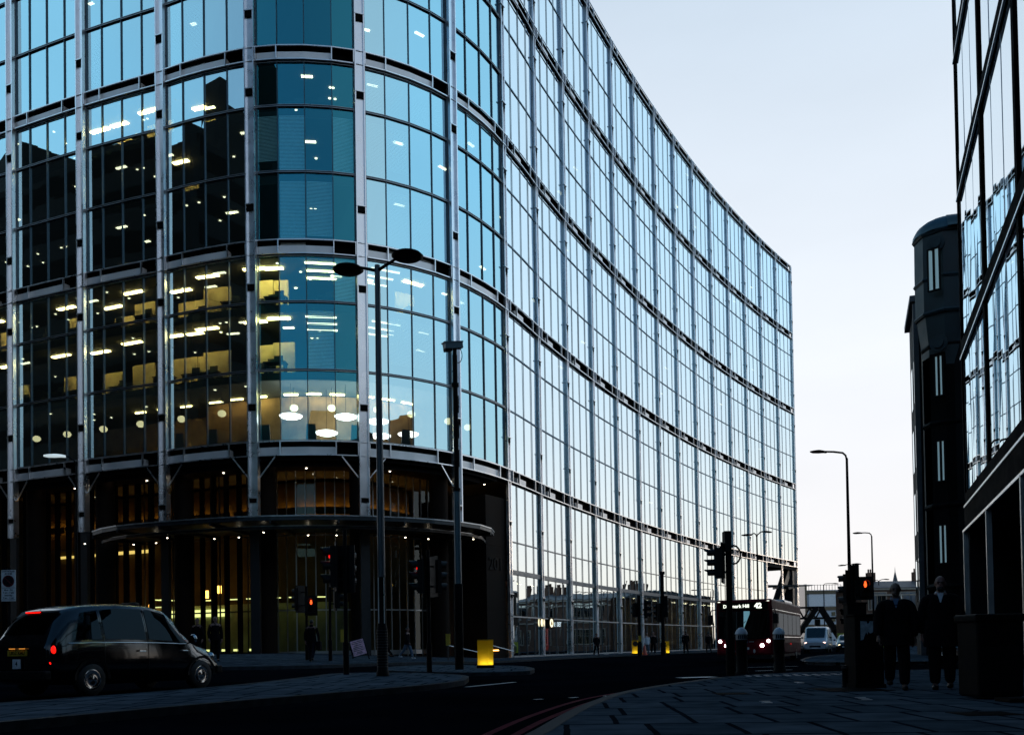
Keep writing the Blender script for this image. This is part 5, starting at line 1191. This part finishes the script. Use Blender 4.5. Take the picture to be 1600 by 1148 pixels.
for s in (-1, 1):
    for x in (-.16, 1.0): lbox(TX, 'door_handle', 'chrome', x-.09, x+.09, s*.905, s*.93, .86, .885, .006)
    m = MB(); m.tube([side_pt(TS, x, 0, s, .01) for x in (-1.9, -1.2, -.4, .4, 1.1)], .012, 6); m.build('waist_trim', 'chrome', TX, world=False)
    d = MB()
    for x in (-1.08, .02): d.tube([(x, s*.90, .3), (x, s*.905, .6), side_pt(TS, x, 0, s, .006), side_pt(TS, x, .95, s, .006)], .006, 4)
    d.build('door_seam', 'black_plastic', TX, world=False)
    m = MB(); m.tube([(1.12, s*.88, 1.02), (1.10, s*1.0, 1.05)], .02, 8); mr_ = m.build('mirror', 'black_plastic', TX, world=False)
    m = MB(); m.ell((1.10, s*1.06, 1.10), .05, .10, .115); m.build('mirror_housing', 'chrome', mr_, world=False)
    m = MB(); m.ell((1.045, s*1.06, 1.10), .012, .075, .09); m.build('mirror_glass', 'taxi_glass', mr_, world=False)
    m = MB(); m.ell((-2.17, s*.80, .90), .05, .045, .09); m.build('tail_light', 'tail_red', TX, world=False)
    m = MB(); m.ell((-2.20, s*.78, .68), .04, .035, .05); m.build('brake_light', 'tail_red', TX, world=False)
    m = MB(); m.ell((-2.21, s*.77, .78), .04, .03, .035); m.build('indicator', 'cone_red', TX, world=False)
    m = MB(); m.ell((2.18, s*.52, .72), .07, .10, .10); m.build('headlight', 'chrome', TX, world=False)
    lbox(TX, 'bumper_reflector', 'lamp_orange' if s > 0 else 'lamp_dim', -2.33, -2.29, s*.62-.05, s*.62+.05, .44, .47)  # reflectors given a glow in place of the light they return
lbox(TX, 'rear_bumper', 'black_plastic', -2.36, -2.20, -.80, .80, .34, .52, .03); lbox(TX, 'front_bumper', 'black_plastic', 2.16, 2.34, -.74, .74, .34, .52, .03)
lbox(TX, 'high_brake_light', 'tail_red', -1.86, -1.80, -.02, .36, 1.625, 1.65)
pl = lbox(TX, 'number_plate', 'yellow_box', -2.315, -2.30, -.27, .27, .80, .91)
m = MB(); m.mesh(text_mesh('LR52 XAU', .095, .003, .002), face_mat((-2.317, 0, .855), (-1, 0, 0))); m.build('plate_letters', 'iron_black', pl, world=False)
m = MB()
for y in (-.14, .14): m.box(-2.34, -2.30, y-.06, y+.06, .93, .945)
m.build('plate_lamp', 'lamp_orange', TX, world=False)
lp = lbox(TX, 'licence_plate', 'white_paint', -2.325, -2.31, -.10, .12, .56, .74); m = MB(); m.mesh(text_mesh('4', .12, .003, .002), face_mat((-2.327, .01, .65), (-1, 0, 0))); m.build('plate_letters', 'iron_black', lp, world=False)
lbox(TX, 'roof_sign', 'black_plastic', .28, .42, -.22, .22, 1.81, 1.90, .03)
m = MB(); m.tube([(-1.6, .3, 1.74), (-1.75, .3, 2.0)], .006, 5); m.build('aerial', 'iron_black', TX, world=False)
# --- red single-deck bus
BS = thing('bus', 'red single deck bus numbered 42 with its headlights on', 'bus', (12.62, 46.75, -.12), R(-114.3))
bm_ = MB(); bm_.bbox(-5.1, 5.05, -1.25, 1.25, .32, 2.88, .10); bm_.build('body', 'bus_red', BS, world=False)
f = 5.06
lbox(BS, 'lower_skirt', 'black_plastic', -5.0, 5.07, -1.22, 1.22, .22, .36)
ws = MB(); ws.add([(f+.10+.16*cos(y*1.2)-.16, y, 1.10) for y in (-1.12, -.75, -.38, 0, .38, .75, 1.12)]+[(f+.012, y, 2.34) for y in (-1.12, -.75, -.38, 0, .38, .75, 1.12)], [(i, i+1, i+8, i+7) for i in range(6)], True); ws.build('windscreen', 'screen_glass', BS, world=False)
lbox(BS, 'windscreen_backing', 'recess_black', f-.02, f+.006, -1.15, 1.15, 1.08, 2.36)
dp = lbox(BS, 'destination_display', 'recess_black', f-.02, f+.03, -1.08, 1.08, 2.40, 2.74)
m = MB(); m.mesh(text_mesh('42', .32, .01, .014), face_mat((f+.034, .66, 2.57), (1, 0, 0))); m.mesh(text_mesh('Denmark Hill', .215, .01, .004), face_mat((f+.034, -.32, 2.57), (1, 0, 0))); m.build('destination_text', 'sign_amber', dp, world=False)
for s in (-1, 1):
    for y, z, r, mt in ((1.08, .98, .075, 'lamp_white'), (.80, .78, .085, 'lamp_white')):
        m = MB(); m.ell((f+.0, s*y, z), .03, r, r); m.build('headlight', mt, BS, world=False)
    lbox(BS, 'marker_light', 'sign_amber', f, f+.02, s*1.1-.05, s*1.1+.05, 2.77, 2.80)
    m = MB(); m.tube([(f-.05, s*1.2, 2.45), (f+.2, s*1.42, 2.4), (f+.22, s*1.45, 2.2)], .025, 6); mi_ = m.build('mirror', 'black_plastic', BS, world=False); m = MB(); m.bbox(f+.14, f+.28, s*1.45-.11, s*1.45+.11, 1.75, 2.2, .03); m.build('mirror_housing', 'black_plastic', mi_, world=False)
    m = MB(); m.ell((f+.01, s*.45, .52), .02, .05, .09); m.build('fog_light', 'grey_paint', BS, world=False)
    for i in range(6):
        x0 = -4.6+i*1.55
        lbox(BS, 'side_window', 'bus_side_glass', x0, x0+1.42, s*1.255, s*1.262, 1.28, 2.28)
    lbox(BS, 'side_marker', 'tail_red', -1.0, -.9, s*1.252, s*1.265, .8, .84)
    for x in (-3.1, 2.9): wheel(BS, x, s*1.10, .48, s, 'grey_paint', .28)
    m = MB()
    for z in (1.15, 2.4): m.box(-4.9, 4.9, s*1.252, s*1.262, z, z+.03)
    m.build('side_trim', 'chrome', BS, world=False)
lbox(BS, 'door', 'black_plastic', 3.5, 4.75, 1.252, 1.27, .4, 2.3)
m = MB(); m.bbox(-4.2, -1.2, -.95, .95, 2.86, 3.1, .1); m.bbox(.4, 2.0, -.8, .8, 2.86, 3.02, .07); m.build('roof_unit', 'car_silver', BS, world=False)
lbox(BS, 'roof_panel', 'car_silver', -4.95, 4.3, -1.12, 1.12, 2.875, 2.892)
rn = lbox(BS, 'front_badge', 'cloth_blue', f+.004, f+.016, -.02, .17, 1.0-.09, 1.0+.07); lbox(BS, 'number_plate', 'white_paint', f+.004, f+.016, -.30, .22, .60, .70)
m = MB(); m.box(f+.006, f+.014, -.36, -.1, .93, .98); m.box(f+.006, f+.014, .22, .44, .93, .98); m.build('front_lettering', 'grey_paint', BS, world=False)
m = MB(); m.tube([(f+.04, -.6, 1.13), (f+.05, .1, 1.9)], .012, 5); m.tube([(f+.04, .5, 1.13), (f+.05, .9, 1.8)], .012, 5); m.build('wiper', 'iron_black', BS, world=False)
# --- cars and van
def car(name, label, cat, x, y, rz, paint, st, wr, xw, lights='lamp_dim', plate=None, glass=None, screen=None, rear=None, roof=None, wy=.74, group=None, z=-.12):
    t = thing(name, label, cat, (x, y, z), rz, group)
    loft(MB(), st).build('body', paint, t, world=False)
    for s in (-1, 1):
        for nm, lo, hi in glass: m = MB(); side_glass(m, st, (lo, hi), s); m.build(nm, 'vehicle_glass', t, world=False)
        for xx in xw: wheel(t, xx, s*wy, wr, s, 'car_silver', .19)
        fx = st[-1][0]; hz = st[-2][5]*.86; hw = st[-2][6]*.82
        m = MB(); m.ell((fx-.10, s*hw, hz), .09, .13, .07); m.build('headlight', lights, t, world=False)
        m = MB(); m.ell((st[0][0]+.06, s*st[1][6]*.9, st[1][5]*.9), .06, .08, .1); m.build('tail_light', 'cone_red', t, world=False)
        m = MB(); m.ell((screen[0]+.1, s*(interp(st, screen[0])[6]+.12), interp(st, screen[0])[5]+.1), .07, .10, .07); m.build('mirror', 'black_plastic', t, world=False)
    m = MB(); end_glass(m, st, *screen); m.build('windscreen', 'vehicle_glass', t, world=False)
    m = MB(); end_glass(m, st, *rear, sgn=-1); m.build('rear_window', 'vehicle_glass', t, world=False)
    g = MB(); g.box(fx-.04, fx+.012, -.42, .42, st[-1][1]+.10, st[-1][1]+.24); g.build('grille', 'black_plastic', t, world=False)
    p_ = lbox(t, 'number_plate', 'white_paint', fx+.012, fx+.03, -.26, .26, st[-1][1]+.0, st[-1][1]+.11)
    if plate: m = MB(); m.mesh(text_mesh(plate, .095, .003, .003), face_mat((fx+.032, 0, st[-1][1]+.055), (1, 0, 0))); m.build('plate_letters', 'iron_black', p_, world=False)
    if roof: m = MB(); q0, q1 = roof; m.add([(xx, yy*interp(st, xx)[8]*.85, interp(st, xx)[7]+.012) for xx in (q0, (q0+q1)/2, q1) for yy in (-1, 0, 1)], [(0, 1, 4, 3), (1, 2, 5, 4), (3, 4, 7, 6), (4, 5, 8, 7)]); m.build('roof_skin', 'car_silver', t, world=False)
    return t
CSt = [(-2.1, .45, .62, .6, .74, .82, .70, .92, .58), (-2.0, .28, .74, .55, .82, .92, .78, 1.02, .6), (-1.75, .22, .78, .55, .85, .95, .82, 1.30, .58), (-1.2, .2, .8, .55, .86, .96, .84, 1.46, .58), (-.3, .2, .8, .55, .86, .95, .84, 1.50, .6), (.3, .2, .8, .55, .86, .94, .84, 1.45, .59), (.75, .2, .8, .55, .86, .93, .83, 1.2, .58), (1.05, .2, .8, .55, .85, .91, .80, 1.0, .56), (1.6, .22, .76, .52, .83, .82, .70, .90, .45), (1.95, .28, .70, .5, .76, .70, .58, .77, .36), (2.1, .40, .56, .48, .60, .58, .46, .62, .28)]
CG = (('rear_side_window', ((-1.55, .1), (-.3, .1)), ((-1.25, .9), (-.3, .94))), ('front_side_window', ((-.22, .1), (.92, .1)), ((-.22, .94), (.38, .9))))
VSt = [(-2.45, .4, .86, .7, .92, 1.15, .92, 2.02, .80), (-2.3, .3, .9, .6, .97, 1.15, .97, 2.10, .84), (-1.0, .28, .92, .6, .98, 1.15, .98, 2.14, .85), (.6, .28, .92, .6, .98, 1.15, .98, 2.13, .84), (1.05, .28, .92, .6, .98, 1.14, .97, 2.0, .80), (1.45, .28, .92, .6, .97, 1.12, .94, 1.55, .78), (1.75, .28, .9, .6, .95, 1.06, .9, 1.2, .74), (2.2, .3, .86, .58, .92, .96, .82, 1.06, .62), (2.42, .36, .8, .55, .84, .80, .70, .86, .5)]
VG = (('front_side_window', ((.45, .1), (1.45, .1)), ((.45, .82), (.95, .85))),)
car('van', 'pale van with dim headlights following behind the bus', 'van', 24.9, 75.6, R(-113), 'van_white', VSt, .34, (-1.5, 1.5), 'lamp_dim', None, VG, (1.02, 1.72, .9), (-2.44, -2.32), None, .86)
car('car', 'dark car with a pale roof beside the yellow green hoarding', 'car', 29.2, 81, R(-112), 'car_black', CSt, .31, (-1.3, 1.35), 'sign_cream', None, CG, (.42, .98), (-1.95, -1.5), (-1.3, .25))
car('car', 'pale car half hidden between the bus and the van', 'car', 26.0, 89, R(-112), 'van_white', CSt, .31, (-1.3, 1.35), 'lamp_white', None, CG, (.42, .98), (-1.95, -1.5))
car('car', 'black car nosing out of the side street behind the litter bin', 'car', 15.75, 30.2, R(200), 'car_black', CSt, .31, (-1.3, 1.35), 'black_plastic', '4NE 7', CG, (.42, .98), (-1.95, -1.5))
# ================================================================== people
def skin_mesh(vs, es, rad, sub=1):
    me = bpy.data.meshes.new('s'); me.from_pydata(vs, es, []); ob = bpy.data.objects.new('s', me); COL.objects.link(ob)
    ob.modifiers.new('k', 'SKIN'); sv = me.skin_vertices[0].data
    for i, r in enumerate(rad): sv[i].radius = r if isinstance(r, tuple) else (r, r); sv[i].use_root = (i == 0)
    su = ob.modifiers.new('u', 'SUBSURF'); su.levels = sub; su.render_levels = sub
    dg = bpy.context.evaluated_depsgraph_get(); dg.update(); out = bpy.data.meshes.new_from_object(ob.evaluated_get(dg))
    bpy.data.objects.remove(ob); bpy.data.meshes.remove(me); return out
def person(label, x, y, rz, H, top='cloth_black', legs='cloth_black', skin='skin', shoes='shoe', hair='short', stride=.25, arm=.2, coat=.47, bend=(.25, .25), z=None, group=None, bag=None, shirt=None, sub=1, sit=False, lean=0., bulk=1.0):
    z = gz(x, y) if z is None else z
    t = thing('person', label, 'person', (x, y, z), rz, group)
    # local frame: facing -y, heights as fractions of H
    hipz = .515
    def leg(s, a, kb):
        hip = Vector((s*.052, 0, hipz)); kn = hip+Vector((s*.006, -sin(a)*.245, -cos(a)*.245)); b = a-kb; an = kn+Vector((0, -sin(b)*.225, -cos(b)*.225)); return hip, kn, an
    if sit: LL, LR_ = leg(1, 1.15, 1.25), leg(-1, .75, 1.3)
    else: LL, LR_ = leg(1, stride, .12), leg(-1, -stride, .35 if stride > .1 else .06)
    low = min(LL[2].z, LR_[2].z); dz = (.042-low) if not sit else 0.12
    def sh(v): return Vector((v.x, v.y, v.z+dz))
    L = [sh(v) for v in LL]; Rr = [sh(v) for v in LR_]
    def armp(s, a, eb):
        p = Vector((s*.112*(.45+.55*bulk), 0, .800+dz)); e = p+Vector((s*.03, -sin(a)*.165, -cos(a)*.165)); b = a+eb; w_ = e+Vector((-s*.004, -sin(b)*.145, -cos(b)*.145)); return p, e, w_
    AL, AR = armp(1, -arm, bend[0]), armp(-1, arm, bend[1])
    if lean:
        def ln(v): return Vector((v.x, v.y-(v.z-.5-dz)*lean, v.z))
        AL = tuple(ln(v) for v in AL); AR = tuple(ln(v) for v in AR)
    ly = lambda zz: -(zz-.5)*lean
    S = lambda v: (v.x*H, v.y*H, v.z*H)
    C = lambda zz, yy=0: Vector((0, yy+ly(zz), zz+dz))
    core = [C(.53), C(.62), C(.73, .004), C(.80, .006), C(.855, -.004), C(.89, -.010)]
    def skel(ra, arms=True, legs=True, wrist=True):
        vs = list(core[:4 if not ra.get('neck') else 6]); es = [(i, i+1) for i in range(len(vs)-1)]; rad = list(ra['core'][:len(vs)])
        if legs:
            for G in (L, Rr):
                o = len(vs); n = 3; vs += list(G)
                if ra.get('toe'): vs.append(G[2]+Vector((0, -.075, -.022))); n = 4
                es += [(0, o)]+[(o+i, o+i+1) for i in range(n-1)]; rad += ra['leg'][:n]
        if arms:
            for G in (AL, AR): o = len(vs); vs += list(G); es += [(3, o), (o, o+1), (o+1, o+2)]; rad += ra['arm']
        return [S(v) for v in vs], es, [((r[0]*H, r[1]*H) if isinstance(r, tuple) else (r*H, r*H)) for r in rad]
    body = MB(); body.mesh(skin_mesh(*skel(dict(neck=1, toe=1, core=[(.078, .056), (.07, .05), (.085, .058), (.07, .05), .032, .03], leg=[.046, .033, .023, .018], arm=[.036, .026, .018])), sub))
    hc = C(.935, -.012); k = lambda dx, dy, dzz: ((hc.x+dx)*H, (hc.y+dy)*H, (hc.z+dzz)*H)
    body.ell(k(0, .004, .004), .0430*H, .0540*H, .0600*H, 18, 12); body.ell(k(0, -.016, -.034), .034*H, .036*H, .036*H)
    body.ell(k(0, -.054, -.010), .0085*H, .012*H, .016*H, 10, 7); body.ell(k(0, -.049, .012), .032*H, .008*H, .006*H)
    for s in (-1, 1): body.ell(k(s*.044, .006, -.004), .006*H, .012*H, .018*H, 8, 6)
    for G, s in ((AL, 1), (AR, -1)):
        w_ = G[2]; d = (G[2]-G[1]).normalized(); sd = Vector((0, -1, 0)); sd = (sd-d*sd.dot(d)).normalized(); fl = Vector((-s, 0, 0))
        body.tube([S(w_-d*.012), S(w_+d*.014), S(w_+d*.034), S(w_+d*.054)], [.015*H, .0175*H, .022*H, .018*H], 8)
        for i, ln_ in enumerate((.036, .042, .039, .030)):
            b = w_+d*.050+sd*(.016-.0105*i); body.tube([S(b), S(b+d*ln_*.45+fl*.004), S(b+d*ln_*.8+fl*.013), S(b+d*ln_+fl*.022)], [.0055*H, .0052*H, .0045*H, .003*H], 6)
        b = w_+d*.020+sd*.016; body.tube([S(b), S(b+d*.016+sd*.012+fl*.006), S(b+d*.032+sd*.016+fl*.012)], [.0068*H, .006*H, .004*H], 6)
    bo = body.build('body', skin, t, world=False)
    for p_ in bo.data.polygons: p_.use_smooth = True
    m = MB()
    for s in (-1, 1): m.ell(k(s*.017, -.047, .002), .0065*H, .004*H, .0035*H, 8, 5)
    m.ell(k(0, -.0495, -.036), .014*H, .004*H, .0035*H, 8, 5); m.build('eyes_and_mouth', 'hair', bo, world=False)
    def cloth(nm, mat, ra, **kw):
        c_ = MB(); c_.mesh(skin_mesh(*skel(ra, **kw), sub)); o = c_.build(nm, mat, t, world=False)
        for p_ in o.data.polygons: p_.use_smooth = True
        return o
    cloth('trousers', legs, dict(core=[(.088, .066), (.078, .058), .05, .04], leg=[.062*(.5+.5*bulk), .049*(.4+.6*bulk), .036*bulk]), arms=False)
    jk = cloth('jacket', top, dict(core=[(.102*bulk, .074*bulk), (.098*bulk, .070*bulk), (.112*bulk, .076*bulk), (.050*bulk, .05*bulk)], arm=[.036*bulk, .038*bulk, .028*bulk]), legs=False)
    m = MB(); ws_ = [C(.62), C(.55), C(coat+.02), C(coat)]; rr = [(.104, .076), (.112, .086), (.118, .094), (.116, .092)]; N = 16; vs = []
    for p_, (rx, ry) in zip(ws_, rr):
        for q in range(N): a = 2*pi*q/N; vs.append(((p_.x+rx*bulk*cos(a))*H, (p_.y+ry*bulk*sin(a))*H, p_.z*H))
    m.add(vs, [(i*N+q, i*N+(q+1) % N, (i+1)*N+(q+1) % N, (i+1)*N+q) for i in range(3) for q in range(N)], True); m.build('coat_skirt', top, jk, world=False)
    m = MB(); vs = []
    for r, zz in ((.060, .815), (.050, .845), (.043, .866)):
        for q in range(12): a = 2*pi*q/12; p_ = C(zz, .004); vs.append(((p_.x+r*cos(a))*H, (p_.y+r*.92*sin(a))*H, (p_.z+.012*sin(a))*H))
    m.add(vs, [(i*12+q, i*12+(q+1) % 12, (i+1)*12+(q+1) % 12, (i+1)*12+q) for i in range(2) for q in range(12)], True); m.build('collar', shirt or top, jk, world=False)
    if shirt:
        m = MB(); a, b = C(.845, -.046), C(.765, -.078); m.add([S(a+Vector((-.026, 0, .004))), S(a+Vector((.026, 0, .004))), S(b+Vector((.004, 0, 0))), S(b+Vector((-.004, 0, 0)))], [(0, 1, 2, 3)]); m.build('shirt_front', shirt, jk, world=False)
    for G, s in ((L, 1), (Rr, -1)):
        an = G[2]; m = MB(); m.ell(S(an+Vector((0, -.032, -.022))), .028*H, .075*H, .022*H, 12, 8); m.ell(S(an+Vector((0, .012, -.010))), .026*H, .034*H, .030*H, 10, 7); m.build('shoe', shoes, t, world=False)
    if hair != 'bald':
        m = MB(); hh = {'short': ((0, .012, .014), .046, .054, .056), 'long': ((0, .020, -.012), .050, .048, .085), 'crop': ((0, .012, .010), .0445, .052, .054)}[hair]
        m.ell(k(*hh[0]), hh[1]*H, hh[2]*H, hh[3]*H); m.build('hair', 'hair', bo, world=False)
    elif sub > 1:
        m = MB(); m.ell(k(0, -.030, -.048), .030*H, .026*H, .026*H); m.build('beard', 'hair', bo, world=False)
    return t
TOW = R(0)
person('walking man in a dark coat with cropped hair and blue open collar', 6.06, 14.62, R(-20), 1.71, 'cloth_black', 'cloth_black', 'skin_dark', hair='crop', stride=.24, arm=.16, bend=(.12, .22), shirt='cloth_blue', sub=2, coat=.42, bulk=1.28)
person('bald walking man in a dark coat with a dark beard and white shirt', 6.74, 14.55, R(-26), 1.79, 'cloth_black', 'cloth_black', 'skin', hair='bald', stride=-.15, arm=-.05, bend=(.35, .06), shirt='cloth_white', sub=2, coat=.38, bulk=1.26)
person('person in a long dark coat standing before the lit entrance behind the taxi', -11.6, 36.2, R(30), 1.76, 'cloth_black', 'cloth_black', hair='crop', stride=.05, arm=.05)
person('person waiting beside the one in the long coat, nearer the taxi mirror', -12.5, 36.8, R(-10), 1.68, 'cloth_black', 'cloth_black', hair='short', stride=.04, arm=.05)
person('person walking with a dark bag towards the pedestrian signal', -8.35, 38.6, R(175), 1.76, 'cloth_black', 'cloth_navy', hair='short', stride=.2, arm=.25)
m = MB(); bx, by = -8.05, 38.6; zz = gz(bx, by); m.bbox(bx-.09, bx+.09, by-.2, by+.2, zz+.48, zz+.85, .03)
b_ = thing('bag', 'dark shoulder bag carried by the person near the pedestrian signal', 'bag', (bx, by, zz+.48)); m.build('body', 'cloth_black', b_); m = MB(); m.tube([(bx, by-.12, zz+.84), (bx-.06, by, zz+1.4), (bx, by+.12, zz+.84)], .015, 6); m.build('strap', 'cloth_black', b_)
person('person in blue jeans and white shoes striding past the entrance', -5.7, 50.4, R(70), 1.76, 'cloth_black', 'jeans', hair='short', stride=.38, arm=.3, shoes='shoe_white')
person('dark clad person right behind the street lamp base, walking away from the jeans wearer', -6.75, 49.4, R(-80), 1.76, 'cloth_black', 'cloth_black', hair='short', stride=.3, arm=.25)
person('person in a white jacket before the lit shop window', 10.65, 73.4, R(10), 1.72, 'cloth_white', 'jeans', hair='short', stride=.22, arm=.3)
person('dark person close behind the one in the white jacket', 11.35, 74.6, R(0), 1.80, 'cloth_black', 'cloth_black', hair='short', stride=.2, arm=.2)
person('person alone in dark clothes past the bollard without arrow disc', 13.5, 72.2, R(185), 1.84, 'cloth_black', 'cloth_black', hair='short', stride=.15, arm=.15)
person('person in dark clothes before the brightest shop door', 15.9, 75.2, R(200), 1.76, 'cloth_black', 'cloth_brown', hair='short', stride=.2, arm=.2)
person('person seen small and dark beside the first shop column', 6.4, 70.4, R(20), 1.74, 'cloth_black', 'cloth_black', hair='short', stride=.2, arm=.2)
# cyclist by the bus
cx, cyy = 13.9, 59.5
bk = thing('bicycle', 'bicycle with a blue frame ridden close to the bus', 'bicycle', (cx, cyy, -.12), R(-110))
for x in (-.52, .52):
    m = MB(); m.tube([(x+.34*cos(a), 0, .35+.34*sin(a)) for a in [2*pi*i/24 for i in range(25)]], .02, 6); w_ = m.build('wheel', 'tyre', bk, world=False)
    m = MB()
    for i in range(8): a = pi*i/8; m.tube([(x+.33*cos(a), 0, .35+.33*sin(a)), (x-.33*cos(a), 0, .35-.33*sin(a))], .003, 4)
    m.build('spokes', 'chrome', w_, world=False)
m = MB()
for a, b in (((-.52, 0, .35), (-.1, 0, .32)), ((-.52, 0, .35), (-.2, 0, .82)), ((-.1, 0, .32), (-.22, 0, .92)), ((-.2, 0, .80), (.36, 0, .84)), ((-.1, 0, .32), (.38, 0, .74)), ((.34, 0, .95), (.52, 0, .35))): m.tube([a, b], .018, 6)
m.build('frame', 'cloth_blue', bk, world=False)
m = MB(); m.tube([(.36, -.28, 1.0), (.34, 0, .97), (.36, .28, 1.0)], .015, 6); m.build('handlebar', 'iron_black', bk, world=False)
lbox(bk, 'saddle', 'iron_black', -.34, -.1, -.07, .07, .92, .96, .02); lbox(bk, 'carrier_bag', 'yellow_box', .42, .66, -.14, .14, .72, .92, .03)
person('cyclist in dark clothes leaning over the bicycle beside the bus', cx-.02, cyy+.1, R(-20), 1.74, 'cloth_black', 'cloth_black', hair='short', stride=0, arm=-.9, bend=(.1, .1), sit=True, z=-.02, lean=.45)
